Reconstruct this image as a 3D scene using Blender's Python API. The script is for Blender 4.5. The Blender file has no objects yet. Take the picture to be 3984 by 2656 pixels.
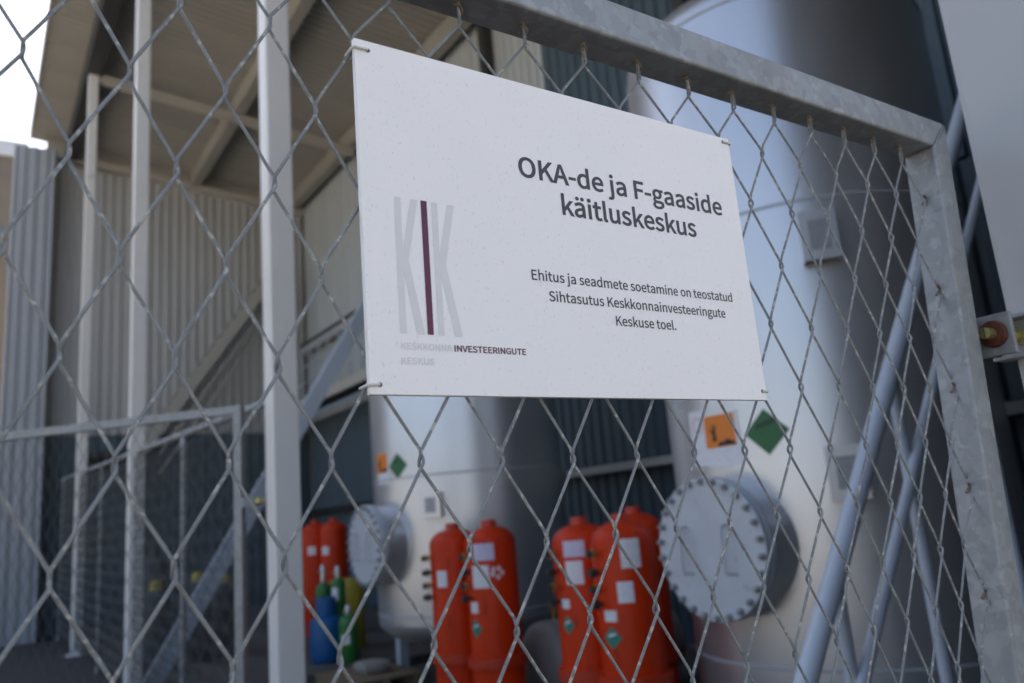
import bpy, bmesh, math, random
from mathutils import Vector, Matrix
random.seed(7)
SC = bpy.context.scene
COL = SC.collection
R = math.radians

# ------------------------------------------------------------------ camera
cd = bpy.data.cameras.new('camera')
cam = bpy.data.objects.new('camera', cd); COL.objects.link(cam)
CR = Vector((0.8338215, -0.5458264, -0.0825540)); CD = Vector((0.0495728, 0.2229763, -0.9735626)); CF = Vector((0.5498038, 0.8076850, 0.2129806))
m = Matrix.Identity(4)
for i in range(3):
    m[i][0] = CR[i]; m[i][1] = -CD[i]; m[i][2] = -CF[i]
m[0][3], m[1][3], m[2][3] = -0.08487, -0.62677, 1.55
cam.matrix_world = m
cd.sensor_width = 36.0; cd.lens = 28.386; cd.clip_start = 0.02; cd.clip_end = 3000
cd.dof.use_dof = True; cd.dof.focus_distance = 0.86; cd.dof.aperture_fstop = 4.5; cd.dof.aperture_blades = 7
SC.camera = cam

# ------------------------------------------------------------------ world, sun, exposure
SUN_EL, SUN_AZ = R(50), R(46)          # azimuth clockwise from +Y: the sun stands behind the shed
w = bpy.data.worlds.new('World'); SC.world = w; w.use_nodes = True
nt = w.node_tree
sky = nt.nodes.new('ShaderNodeTexSky'); sky.sky_type = 'NISHITA'; sky.sun_disc = False
sky.sun_elevation = SUN_EL; sky.sun_rotation = SUN_AZ; sky.air_density = 1.0; sky.dust_density = 6.0; sky.ozone_density = 1.0
bg = nt.nodes['Background']; bg.inputs[1].default_value = 0.15
nt.links.new(sky.outputs[0], bg.inputs[0])
sl = bpy.data.lights.new('sun', 'SUN'); sl.energy = 4.4; sl.angle = R(0.5); sl.color = (1, 0.95, 0.87)
so = bpy.data.objects.new('sun', sl); COL.objects.link(so)
sd = Vector((math.sin(SUN_AZ) * math.cos(SUN_EL), math.cos(SUN_AZ) * math.cos(SUN_EL), math.sin(SUN_EL)))
so.rotation_euler = sd.to_track_quat('Z', 'Y').to_euler(); so.location = sd * 60
vs = SC.view_settings
vs.view_transform = 'Standard'; vs.look = 'None'; vs.gamma = 1; vs.exposure = 1.38; vs.use_curve_mapping = False
SC.cycles.max_bounces = 10; SC.cycles.diffuse_bounces = 6; SC.cycles.use_denoising = True

# ------------------------------------------------------------------ materials
def mat(name, col, rough=0.5, metal=0.0, var=0.08, scale=6.0, bump=0.0, spec=0.5, col2=None, thr=None, stretch=(1, 1, 1), coat=0.0):
    """principled with noise-varied colour; col2 + thr lays patches of a second colour over it"""
    mt = bpy.data.materials.new(name); mt.use_nodes = True
    n = mt.node_tree; p = n.nodes['Principled BSDF']
    p.inputs['Roughness'].default_value = rough; p.inputs['Metallic'].default_value = metal
    p.inputs['Specular IOR Level'].default_value = spec
    if coat: p.inputs['Coat Weight'].default_value = coat; p.inputs['Coat Roughness'].default_value = 0.12
    tc = n.nodes.new('ShaderNodeTexCoord'); mp = n.nodes.new('ShaderNodeMapping'); mp.inputs['Scale'].default_value = stretch
    n.links.new(tc.outputs['Object'], mp.inputs[0])
    nz = n.nodes.new('ShaderNodeTexNoise'); nz.inputs['Scale'].default_value = scale; nz.inputs['Detail'].default_value = 6
    nz.inputs['Roughness'].default_value = 0.65
    n.links.new(mp.outputs[0], nz.inputs[0])
    cr = n.nodes.new('ShaderNodeValToRGB')
    cr.color_ramp.elements[0].position = 0.3; cr.color_ramp.elements[1].position = 0.7
    cr.color_ramp.elements[0].color = tuple(max(0, c * (1 - var)) for c in col) + (1,)
    cr.color_ramp.elements[1].color = tuple(min(1, c * (1 + var)) for c in col) + (1,)
    n.links.new(nz.outputs[0], cr.inputs[0]); out = cr.outputs[0]
    if col2:
        n2 = n.nodes.new('ShaderNodeTexNoise'); n2.inputs['Scale'].default_value = scale * 2.3; n2.inputs['Detail'].default_value = 3
        n.links.new(mp.outputs[0], n2.inputs[0])
        c2 = n.nodes.new('ShaderNodeValToRGB'); c2.color_ramp.elements[0].position = thr; c2.color_ramp.elements[1].position = thr + 0.06
        n.links.new(n2.outputs[0], c2.inputs[0])
        mx = n.nodes.new('ShaderNodeMix'); mx.data_type = 'RGBA'
        n.links.new(c2.outputs[0], mx.inputs[0]); n.links.new(out, mx.inputs[6]); mx.inputs[7].default_value = tuple(col2) + (1,)
        out = mx.outputs[2]
    n.links.new(out, p.inputs['Base Color'])
    rr = n.nodes.new('ShaderNodeMapRange'); rr.inputs[3].default_value = max(0, rough - 0.08); rr.inputs[4].default_value = min(1, rough + 0.1)
    n.links.new(nz.outputs[0], rr.inputs[0]); n.links.new(rr.outputs[0], p.inputs['Roughness'])
    if bump:
        bp = n.nodes.new('ShaderNodeBump'); bp.inputs['Strength'].default_value = bump; bp.inputs['Distance'].default_value = 0.01
        n.links.new(nz.outputs[0], bp.inputs['Height']); n.links.new(bp.outputs[0], p.inputs['Normal'])
    return mt

def galvanised(name, base, light, rough, s):
    mt = bpy.data.materials.new(name); mt.use_nodes = True
    n = mt.node_tree; p = n.nodes['Principled BSDF']; L = n.links.new
    p.inputs['Metallic'].default_value = 0.35
    tc = n.nodes.new('ShaderNodeTexCoord')
    ns = n.nodes.new('ShaderNodeTexNoise'); ns.inputs['Scale'].default_value = s * 0.6; ns.inputs['Detail'].default_value = 5
    L(tc.outputs['Object'], ns.inputs[0])
    ad = n.nodes.new('ShaderNodeMix'); ad.data_type = 'RGBA'; ad.inputs[0].default_value = 0.03
    L(tc.outputs['Object'], ad.inputs[6]); L(ns.outputs[1], ad.inputs[7])
    v = n.nodes.new('ShaderNodeTexVoronoi'); v.inputs['Scale'].default_value = s; L(ad.outputs[2], v.inputs[0])
    sep = n.nodes.new('ShaderNodeSeparateColor'); L(v.outputs['Color'], sep.inputs[0])
    cr = n.nodes.new('ShaderNodeValToRGB'); e = cr.color_ramp.elements
    e[0].color = tuple(c * 0.86 for c in base) + (1,); e[1].color = tuple(c * 1.12 for c in base) + (1,)
    L(sep.outputs[0], cr.inputs[0])
    # pale zinc flakes and drips
    n2 = n.nodes.new('ShaderNodeTexNoise'); n2.inputs['Scale'].default_value = s * 0.85; n2.inputs['Detail'].default_value = 4
    n2.inputs['Roughness'].default_value = 0.55
    L(tc.outputs['Object'], n2.inputs[0])
    c2 = n.nodes.new('ShaderNodeValToRGB'); c2.color_ramp.elements[0].position = 0.56; c2.color_ramp.elements[1].position = 0.66
    L(n2.outputs[0], c2.inputs[0])
    mx = n.nodes.new('ShaderNodeMix'); mx.data_type = 'RGBA'
    L(c2.outputs[0], mx.inputs[0]); L(cr.outputs[0], mx.inputs[6]); mx.inputs[7].default_value = tuple(light) + (1,)
    # dull brownish film
    n3 = n.nodes.new('ShaderNodeTexNoise'); n3.inputs['Scale'].default_value = 7; n3.inputs['Detail'].default_value = 6
    L(tc.outputs['Object'], n3.inputs[0])
    c3 = n.nodes.new('ShaderNodeValToRGB'); c3.color_ramp.elements[0].position = 0.5; c3.color_ramp.elements[1].position = 0.75
    L(n3.outputs[0], c3.inputs[0])
    m2 = n.nodes.new('ShaderNodeMix'); m2.data_type = 'RGBA'
    ml = n.nodes.new('ShaderNodeMath'); ml.operation = 'MULTIPLY'; ml.inputs[1].default_value = 0.45; L(c3.outputs[0], ml.inputs[0])
    L(ml.outputs[0], m2.inputs[0]); L(mx.outputs[2], m2.inputs[6]); m2.inputs[7].default_value = (base[0] * .72, base[1] * .68, base[2] * .58, 1)
    L(m2.outputs[2], p.inputs['Base Color'])
    mr = n.nodes.new('ShaderNodeMapRange'); mr.inputs[3].default_value = rough - .08; mr.inputs[4].default_value = rough + .14
    L(n2.outputs[0], mr.inputs[0]); L(mr.outputs[0], p.inputs['Roughness'])
    bp = n.nodes.new('ShaderNodeBump'); bp.inputs['Strength'].default_value = 0.18; bp.inputs['Distance'].default_value = 0.002
    L(n2.outputs[0], bp.inputs['Height']); L(bp.outputs[0], p.inputs['Normal'])
    return mt

def speckled_board(name, col):
    mt = mat(name, col, rough=0.42, var=0.015, scale=9)
    n = mt.node_tree; p = n.nodes['Principled BSDF']; L = n.links.new
    src = p.inputs['Base Color'].links[0].from_socket
    tc = n.nodes.new('ShaderNodeTexCoord'); mp = n.nodes.new('ShaderNodeMapping'); mp.inputs['Scale'].default_value = (1, 1, 0.45)
    L(tc.outputs['Object'], mp.inputs[0])
    v = n.nodes.new('ShaderNodeTexNoise'); v.inputs['Scale'].default_value = 620; v.inputs['Detail'].default_value = 1; L(mp.outputs[0], v.inputs[0])
    c = n.nodes.new('ShaderNodeValToRGB'); c.color_ramp.elements[0].position = 0.24; c.color_ramp.elements[1].position = 0.31
    c.color_ramp.elements[0].color = (0.80, 0.80, 0.80, 1); c.color_ramp.elements[1].color = (1, 1, 1, 1)
    L(v.outputs[0], c.inputs[0])
    mx = n.nodes.new('ShaderNodeMix'); mx.data_type = 'RGBA'; mx.blend_type = 'MULTIPLY'; mx.inputs[0].default_value = 1
    L(src, mx.inputs[6]); L(c.outputs[0], mx.inputs[7]); L(mx.outputs[2], p.inputs['Base Color'])
    return mt

M = dict(
    galv=galvanised('galvanised_steel', (.265, .275, .275), (.335, .345, .34), .5, 62),
    galv2=galvanised('galvanised_tube_dull', (.33, .35, .36), (.42, .44, .44), .5, 30),
    wire=mat('weathered_wire', (.20, .207, .203), .5, .25, .25, 60, .3, col2=(.40, .39, .34), thr=.58),
    wirefar=mat('dull_fence_wire', (.10, .105, .105), .6, .2, .2, 30),
    board=speckled_board('sign_board', (.87, .835, .79)),
    ink=mat('dark_print', (.050, .046, .046), .45, 0, .1, 90),
    greyprint=mat('pale_grey_print', (.69, .675, .635), .45, 0, .03, 60),
    maroon=mat('maroon_print', (.105, .018, .045), .45, 0, .12, 60),
    tie=mat('cable_tie_nylon', (.62, .60, .56), .4, 0, .05, 20),
    hole=mat('punched_hole_edge', (.09, .085, .08), .7),
    greypost=mat('pale_grey_paint', (.40, .405, .40), .42, 0, .03, 2),
    postpaint=mat('off_white_paint', (.70, .68, .635), .4, 0, .03, 2, col2=(.56, .545, .5), thr=.66),
    sidepaint=mat('cool_grey_cladding_paint', (.44, .465, .46), .5, 0, .09, 2.2, stretch=(1, 1, .2)),
    wallgrey=mat('grey_cladding_paint', (.45, .45, .435), .5, 0, .09, 2.2, stretch=(1, 1, .2)),
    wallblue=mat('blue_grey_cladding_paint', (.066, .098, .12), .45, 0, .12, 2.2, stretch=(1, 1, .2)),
    rafterpaint=mat('rafter_paint', (.33, .315, .275), .55, 0, .06, 2, spec=.3),
    pierpaint=mat('blue_white_cladding_paint', (.36, .38, .40), .5, 0, .05, 1.2),
    rooftan=mat('tan_deck_paint', (.37, .352, .312), .6, 0, .05, 1.5, spec=.3),
    beam=mat('beam_primer_paint', (.43, .41, .362), .5, 0, .05, 2, spec=.3),
    darksteel_shade=mat('dark_steel_and_shade', (.035, .035, .033), .5, 0, .1, 2),  # dark steel; on the eave beam the tone stands for shade
    roofouter=mat('roof_outer_sheet', (.25, .25, .25), .6),
    bluepaint=mat('pale_blue_grey_paint', (.42, .47, .53), .38, 0, .05, 3),
    tank=mat('silver_tank_paint', (.645, .645, .65), .34, 0.78, .05, 2.2, .06, stretch=(1, 1, .22)),
    tank2=mat('silver_cover_paint', (.50, .53, .565), .42, 0.1, .07, 7, .06, col2=(.43, .45, .46), thr=.64),
    seam=mat('weld_seam_paint', (.42, .44, .47), .45, .1, .06, 8),
    bolt=mat('bolt_steel', (.33, .34, .36), .45, .5, .15, 30),
    darkgap=mat('gasket_dark', (.03, .032, .035), .7),
    orange=mat('orange_red_cylinder_paint', (.57, .036, .005), .34, 0, .10, 6, .08, spec=.2, col2=(.36, .026, .007), thr=.63, stretch=(1, 1, .45)),
    orangedk=mat('orange_red_fitting_paint', (.48, .034, .006), .45, 0, .08, 8),
    label=mat('white_paper_label', (.80, .79, .80), .5, 0, .04, 4, col2=(.56, .55, .57), thr=.52, stretch=(9, 9, 46)),
    lilac=mat('lilac_paper_label', (.62, .58, .72), .5, 0, .05, 4, col2=(.48, .44, .58), thr=.52, stretch=(9, 9, 46)),
    teal=mat('teal_label', (.02, .20, .15), .45, 0, .1, 30),
    green=mat('green_hazard_label', (.008, .125, .032), .4, 0, .05, 20),
    darkgreen=mat('dark_green_print', (.004, .05, .018), .45),
    hazorange=mat('orange_hazard_label', (.75, .21, .02), .45, 0, .05, 20),
    black=mat('black_print', (.012, .012, .012), .5),
    pinkprint=mat('pale_red_print', (.70, .42, .44), .5),
    brass=mat('brass_fitting', (.42, .30, .10), .35, .7, .15, 20),
    zinc=mat('yellow_zinc_bolt', (.50, .44, .18), .3, .85, .15, 80),
    rust=mat('rusty_washer', (.085, .022, .008), .75, .1, .35, 60, .4),
    darkvalve=mat('dark_valve_metal', (.06, .055, .05), .5, .4, .15, 20),
    bluecyl=mat('blue_cylinder_paint', (.003, .085, .25), .4, 0, .08, 6),
    greencyl=mat('green_cylinder_paint', (.027, .15, .03), .4, 0, .1, 6),
    yellow=mat('yellow_drum_paint', (.42, .32, .03), .45, 0, .1, 6),
    greyvessel=mat('grey_vessel_paint', (.23, .215, .20), .5, 0, .1, 4),
    wood=mat('pallet_wood', (.20, .15, .09), .8, 0, .2, 12, .3, stretch=(1, 6, 6)),
    sack=mat('cream_sack', (.24, .225, .19), .8, 0, .08, 8, .3),
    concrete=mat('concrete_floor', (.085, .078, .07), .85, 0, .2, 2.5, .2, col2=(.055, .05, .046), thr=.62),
    yard=mat('yard_gravel', (.34, .315, .28), .9, 0, .15, 1.2, .2),
    asphalt=mat('dark_asphalt', (.036, .036, .037), .9, 0, .15, 3, .2),
    brown=mat('brown_render', (.15, .125, .10), .7, 0, .1, .8),
    coping=mat('pale_coping', (.50, .52, .54), .5),
    rustwire=mat('rust_stained_wire', (.16, .13, .10), .7, .15, .35, 90, .3, col2=(.12, .065, .03), thr=.55),
    chrome=mat('dull_chrome_valve', (.55, .55, .52), .3, .8, .1, 30),
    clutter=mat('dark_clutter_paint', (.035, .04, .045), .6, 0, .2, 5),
)

# ------------------------------------------------------------------ builders
class MB:
    """collects shapes and links them as ONE mesh object"""
    def __init__(s): s.v = []; s.f = []; s.smooth = []
    def add(s, vs, fs, smooth=False):
        b = len(s.v); s.v += [tuple(v) for v in vs]
        s.f += [tuple(b + i for i in f) for f in fs]; s.smooth += [smooth] * len(fs); return s
    def box(s, x0, x1, y0, y1, z0, z1, bev=0.0):
        if bev:
            bm = bmesh.new(); bmesh.ops.create_cube(bm, size=1)
            for v in bm.verts: v.co = Vector(((x0 + x1) / 2 + v.co.x * (x1 - x0), (y0 + y1) / 2 + v.co.y * (y1 - y0), (z0 + z1) / 2 + v.co.z * (z1 - z0)))
            bmesh.ops.bevel(bm, geom=bm.edges[:], offset=bev, segments=2, affect='EDGES', profile=0.5)
            bm.verts.index_update(); s.add([v.co[:] for v in bm.verts], [[v.index for v in f.verts] for f in bm.faces]); bm.free(); return s
        v = [(x, y, z) for x in (x0, x1) for y in (y0, y1) for z in (z0, z1)]
        return s.add(v, [(0, 1, 3, 2), (4, 6, 7, 5), (0, 4, 5, 1), (2, 3, 7, 6), (0, 2, 6, 4), (1, 5, 7, 3)])
    def hexa(s, a, b):
        """solid between two quads a and b (same winding)"""
        return s.add(list(a) + list(b), [(3, 2, 1, 0), (4, 5, 6, 7), (0, 1, 5, 4), (1, 2, 6, 5), (2, 3, 7, 6), (3, 0, 4, 7)])
    def beam(s, p, q, wd, ht, up=(0, 0, 1)):
        p = Vector(p); q = Vector(q); d = (q - p).normalized(); sx = d.cross(Vector(up)).normalized(); sz = sx.cross(d).normalized()
        o = [(-wd / 2, -ht / 2), (wd / 2, -ht / 2), (wd / 2, ht / 2), (-wd / 2, ht / 2)]
        return s.hexa([p + sx * a + sz * b for a, b in o], [q + sx * a + sz * b for a, b in o])
    def tube(s, pts, r, n=10, caps=True):
        pts = [Vector(p) for p in pts]; k = len(pts); rs = r if isinstance(r, (list, tuple)) else [r] * k
        t = [(pts[min(i + 1, k - 1)] - pts[max(i - 1, 0)]).normalized() for i in range(k)]
        a = Vector((0, 0, 1)) if abs(t[0].z) < .9 else Vector((1, 0, 0))
        u = t[0].cross(a).normalized(); vs = []
        for i in range(k):
            u = (u - t[i] * u.dot(t[i])).normalized(); w_ = t[i].cross(u)
            vs += [pts[i] + (u * math.cos(2 * math.pi * j / n) + w_ * math.sin(2 * math.pi * j / n)) * rs[i] for j in range(n)]
        fs = [(i * n + j, i * n + (j + 1) % n, (i + 1) * n + (j + 1) % n, (i + 1) * n + j) for i in range(k - 1) for j in range(n)]
        s.add(vs, fs, True)
        if caps: s.f += [tuple(len(s.v) - k * n + j for j in reversed(range(n))), tuple(len(s.v) - n + j for j in range(n))]; s.smooth += [False, False]
        return s
    def lathe(s, prof, c=(0, 0, 0), n=48, axis='Z', smooth=True):
        """prof: (radius, height) pairs"""
        vs = []; c = Vector(c)
        for r, h in prof:
            for j in range(n):
                a = 2 * math.pi * j / n; x, y = r * math.cos(a), r * math.sin(a)
                vs.append(c + (Vector((x, y, h)) if axis == 'Z' else Vector((-h, x, y)) if axis == '-X' else Vector((h, x, y)) if axis == 'X' else Vector((x, -h, y))))
        k = len(prof)
        fs = [(i * n + j, i * n + (j + 1) % n, (i + 1) * n + (j + 1) % n, (i + 1) * n + j) for i in range(k - 1) for j in range(n)]
        fs += [tuple(reversed(range(n))), tuple((k - 1) * n + j for j in range(n))]
        return s.add(vs, fs, smooth)
    def build(s, name, m_, parent=None, bevel=0.0, auto=40):
        me = bpy.data.meshes.new(name); me.from_pydata(s.v, [], s.f)
        me.polygons.foreach_set('use_smooth', s.smooth)
        bm = bmesh.new(); bm.from_mesh(me); bmesh.ops.recalc_face_normals(bm, faces=bm.faces[:])
        for e in bm.edges:
            if len(e.link_faces) == 2 and e.calc_face_angle(0) > R(auto): e.smooth = False
        bm.to_mesh(me); bm.free()
        me.materials.append(M[m_] if isinstance(m_, str) else m_)
        return link(name, me, parent)

def link(name, me, parent=None):
    o = bpy.data.objects.new(name, me); COL.objects.link(o)
    if parent is not None:
        o.parent = parent
        q = parent; off = Vector((0, 0, 0))
        while q is not None: off += Vector(q.location); q = q.parent
        o.location = -off          # shapes are written in world metres
    return o

def thing(name, label, cat, loc=(0, 0, 0), group=None):
    o = bpy.data.objects.new(name, None); COL.objects.link(o); o.location = loc; o.empty_display_size = .1
    o['label'] = label; o['category'] = cat
    if group: o['group'] = group
    return o
def tag(o, label, cat, group=None):
    o['label'] = label; o['category'] = cat
    if group: o['group'] = group
    return o
def struct(o): o['kind'] = 'structure'; return o
def share(o, name, loc, parent):
    """another object on the same mesh, moved by loc"""
    c = bpy.data.objects.new(name, o.data); COL.objects.link(c); c.parent = parent; c.location = Vector(o.location) + Vector(loc); return c
def cyl_patch(cx, cy, r, ang, z, outline, th=.0015, sub=6):
    """a thin sticker bent round a vertical cylinder; outline in (metres along the arc, metres up)"""
    bm = bmesh.new(); vs = [bm.verts.new((a, b, 0)) for a, b in outline]; bm.faces.new(vs)
    xs = [a for a, b in outline]; x0, x1 = min(xs), max(xs)
    for i in range(1, sub):
        x = x0 + (x1 - x0) * i / sub
        bmesh.ops.bisect_plane(bm, geom=bm.verts[:] + bm.edges[:] + bm.faces[:], plane_co=(x, 0, 0), plane_no=(1, 0, 0))
    bm.verts.index_update(); out = []
    n = len(bm.verts)
    for rr in (r + th, r - .001):
        for v in bm.verts:
            a = R(ang) + v.co.x / r; out.append((cx + rr * math.cos(a), cy + rr * math.sin(a), z + v.co.y))
    fs = [[v.index for v in f.verts] for f in bm.faces]
    edges = [[v.index for v in e.verts] for e in bm.edges if len(e.link_faces) == 1]; bm.free()
    allf = [tuple(f) for f in fs] + [tuple(n + i for i in reversed(f)) for f in fs] + [(a, b, n + b, n + a) for a, b in edges]
    mb = MB(); mb.add(out, allf); return mb
def rect(wd, ht): return [(-wd / 2, -ht / 2), (wd / 2, -ht / 2), (wd / 2, ht / 2), (-wd / 2, ht / 2)]
def diamond(wd, ht): return [(0, -ht / 2), (wd / 2, 0), (0, ht / 2), (-wd / 2, 0)]

def corrugated(name, m_, parent, o, u, v, nrm, width, height, pitch=.2, depth=.035, sheet=1.0, th=.003):
    """trapezoid-ribbed sheets side by side: o origin, u along, v up, nrm outwards; every sheet is a part of its own"""
    o = Vector(o); u = Vector(u); v = Vector(v); nrm = Vector(nrm)
    def prof(wd):
        pr = []; x = 0
        while x < wd - 1e-4:
            for f, d in ((0, 0), (.42, 0), (.52, 1), (.90, 1)):
                if x + f * pitch <= wd: pr.append((x + f * pitch, d * depth))
            x += pitch
        pr.append((wd, 0)); return pr
    res = []; x = 0; first = None
    while x < width - 1e-3:
        wd = min(sheet, width - x) - .002
        full = abs(wd - (sheet - .002)) < 1e-4
        if full and first is not None:
            c = share(first, name, u * x, parent); res.append(c)
        else:
            base = o if full else o + u * x
            pr = prof(wd); n = len(pr); vs = []
            for t in (0, th):
                for h in (0, height):
                    vs += [base + u * a + v * h + nrm * (b - t) for a, b in pr]
            fs = []
            for i in range(n - 1):
                fs += [(i, i + 1, n + i + 1, n + i), (2 * n + i + 1, 2 * n + i, 3 * n + i, 3 * n + i + 1), (i + 1, i, 2 * n + i, 2 * n + i + 1), (n + i, n + i + 1, 3 * n + i + 1, 3 * n + i)]
            fs += [(0, n, 3 * n, 2 * n), (n - 1, 3 * n - 1, 4 * n - 1, 2 * n - 1)]
            mb = MB(); mb.add(vs, fs); ob = mb.build(name, m_, parent)
            if full: first = ob
            res.append(ob)
        x += sheet
    return res

# ================================================================== SETTING
g = MB(); g.add([(-900, -900, 0), (900, -900, 0), (900, 900, 0), (-900, 900, 0)], [(0, 1, 2, 3)]); struct(g.build('ground', 'yard'))
g = MB(); g.box(-4.0, 1.598, .2, 21.5, -.2, .006); g.box(-4.0, 9, -3.6, .198, -.2, .006); struct(g.build('asphalt_and_bounce_cut', 'asphalt'))  # near strip added out of view to cut ground bounce below the gate
g = MB(); g.box(1.6, 6.6, .2, 8.2, -.2, .02); struct(g.build('concrete_floor', 'concrete'))
g = MB(); g.box(1.6, 6.6, 8.2, 18.4, -.2, .12); struct(g.build('raised_concrete_floor', 'concrete'))

# ------------------------------------------------------------------ shed
shed = thing('storage_shed', 'tall steel lean-to shed with tan ribbed roof underside, grey cladding and white square posts', 'shed', (4, 9, 0))
YB, XW = 18.5, 6.7
def zdeck(x): return 10.62 - .1 * (x - 1.35)
# back wall: ribbed sheets over dark plinth sheets
fr = MB(); fr.box(.95, XW + .25, YB + .06, YB + .2, 0, 10.7)
bw = fr.build('back_wall', 'beam', shed)
corrugated('cladding_sheet', 'wallgrey', bw, (1.12, YB, 4.0), (1, 0, 0), (0, 0, 1), (0, -1, 0), XW - 1.12, 5.98)
corrugated('plinth_sheet', 'wallblue', bw, (1.12, YB, .0), (1, 0, 0), (0, 0, 1), (0, -1, 0), XW - 1.12, 3.98)
tb = MB(); tb.beam((1.12, YB - .06, zdeck(1.12) - .42), (XW, YB - .06, zdeck(XW) - .42), .2, .17); tb.build('wall_top_beam', 'beam', bw)
# the return that projects at the open corner
pr = MB(); pr.box(.40, 1.05, YB - .55, YB + .05, 0, 10.05); pc = pr.build('corner_pier', 'darksteel_shade', shed)
corrugated('cladding_sheet', 'pierpaint', pc, (.36, YB - .56, 0), (1, 0, 0), (0, 0, 1), (0, -1, 0), .74, 10.1, .2)
e = MB(); e.box(.33, .362, YB - .60, YB - .40, 0, 10.12); e.box(.335, .385, YB - .40, YB + .1, 0, 10.1); e.build('corner_flashing', 'coping', pc)
# side wall behind the tanks
cl = MB(); cl.box(XW + .10, XW + .25, -.3, YB + .05, 0, 10.1)
fr = MB()
for zz in (2.0, 6.05): fr.box(XW - .12, XW - .02, -.1, YB, zz, zz + .12)
for yy in (1.0, 5.0, 9.2, 13.6): fr.box(XW - .16, XW + .02, yy, yy + .16, 0, 9.9)
sw = cl.build('side_wall', 'darksteel_shade', shed); fo = fr.build('girt_frame', 'darksteel_shade', sw); fo['kind'] = 'stuff'
corrugated('cladding_sheet', 'sidepaint', sw, (XW + .06, YB, 4.2), (0, -1, 0), (0, 0, 1), (-1, 0, 0), 10.5, 5.85)
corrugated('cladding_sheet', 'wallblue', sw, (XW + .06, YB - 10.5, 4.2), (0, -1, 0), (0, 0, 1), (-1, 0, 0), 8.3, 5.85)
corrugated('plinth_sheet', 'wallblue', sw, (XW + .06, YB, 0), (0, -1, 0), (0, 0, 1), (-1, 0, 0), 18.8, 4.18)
ls = MB(); ls.box(XW - .2, XW - .1, 8.4, YB - .2, 5.86, 6.02); ls.box(XW - .22, XW - .125, -.1, 8.0, 2.005, 2.1); ls.build('cladding_rail', 'wallgrey', sw)
# unseen wall right of the gate, added to block light and darken the right
fw = MB(); fw.box(1.62, XW + .1, -.36, -.20, 0, 9.9); fw = fw.build('front_light_blocker', 'darksteel_shade', shed)
corrugated('cladding_sheet', 'wallgrey', fw, (1.62, -.36, 0), (1, 0, 0), (0, 0, 1), (0, -1, 0), XW - 1.6, 9.9)  # clads the added light blocker
# roof; its unseen near end is extended over the gate for shade
rf = MB()
a = [(.62, -.4, zdeck(.62) + .10), (XW + .3, -.4, zdeck(XW + .3) + .10), (XW + .3, YB + .3, zdeck(XW + .3) + .10), (.62, YB + .3, zdeck(.62) + .10)]
rf.hexa(a, [(x, y, z + .08) for x, y, z in a]); roof = rf.build('roof', 'roofouter', shed)
corrugated('deck_sheet', 'rooftan', roof, (.66, -.4, zdeck(.66)), (0, 1, 0), (1, 0, -.1), (0, 0, -1), YB + .6, XW - .6, .16, .05)
ed = MB(); ed.beam((.635, -.4, zdeck(.62) + .02), (.635, YB + .25, zdeck(.62) + .02), .035, .16); ed.build('eave_trim', 'beam', roof)
x = 1.43; z1 = zdeck(x) - .06
b = MB(); b.box(x - .13, x + .13, -.3, YB - .1, z1 - .42, z1); b.build('eave_beam', 'darksteel_shade', shed)  # near-black colour puts the shaded eave gap into the beam
for x in (4.05, 6.45):
    b = MB(); z1 = zdeck(x) - .06
    b.box(x - .10, x + .10, -.3, YB - .1, z1 - .36, z1); b.build('rafter', 'rafterpaint', shed)
for y in (4.08, 9.18, 14.56):
    b = MB(); z = lambda x: zdeck(x) - .50
    b.beam((1.36, y, z(1.36)), (XW - .2, y, z(XW - .2)), .11, .18); b.build('cross_beam', 'beam', shed)
p0 = None
for y in (4.0, 9.1, 14.48):
    b = MB(); b.box(1.35, 1.51, y, y + .16, 0, zdeck(1.43) - .40, .012); b.box(1.29, 1.57, y - .06, y + .22, 0, .02)
    b.build('post', 'postpaint', shed)
b = MB(); b.box(1.30, 1.475, -.19, -.013, 0, 7.0, .014); b.box(1.24, 1.54, -.25, .05, 0, .02); gp = b.build('gate_post', 'greypost', None)
tag(gp, 'thick pale grey square steel post at the right edge, carrying the near gate', 'post')

# neighbouring building on the far left
nb = thing('neighbour_building', 'brown rendered building with pale coping behind the shed corner', 'building', (-3, 24, 0))
b = MB(); b.box(-9, .66, 22, 30, 0, 11.6); b.build('wall', 'brown', nb)
b = MB(); b.box(-9.1, .72, 21.9, 30.1, 11.6, 12.0); b.build('coping', 'coping', nb)

# ------------------------------------------------------------------ gallery along the side wall
gal = thing('gallery_platform', 'raised gallery with pale edge beam and grille railing along the side wall', 'platform', (6.2, 14, 4.2))
b = MB(); b.box(5.86, 6.5, 9.6, YB - .1, 4.36, 4.40); b.build('deck', 'darksteel_shade', gal)
b = MB(); b.box(5.78, 5.86, 9.6, YB - .1, 4.22, 4.42); b.build('edge_beam', 'beam', gal)
first = None
y = 9.7
while y < YB - .2:
    if first is None:
        b = MB(); b.box(5.80, 5.83, y - .012, y + .012, 4.42, 5.5); first = b.build('railing_post', 'bluepaint', gal); y0 = y
    else: share(first, 'railing_post', (0, y - y0, 0), gal)
    y += .55
for zz in (4.75, 5.1, 5.5):
    b = MB(); b.tube([(5.815, 9.6, zz), (5.815, YB - .1, zz)], .018, 8); b.build('railing_bar', 'bluepaint', gal)
for yy in (11.0, 17.6):
    b = MB(); b.box(5.8, 5.9, yy, yy + .1, .12, 4.22); b.build('leg', 'bluepaint', gal)
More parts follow.
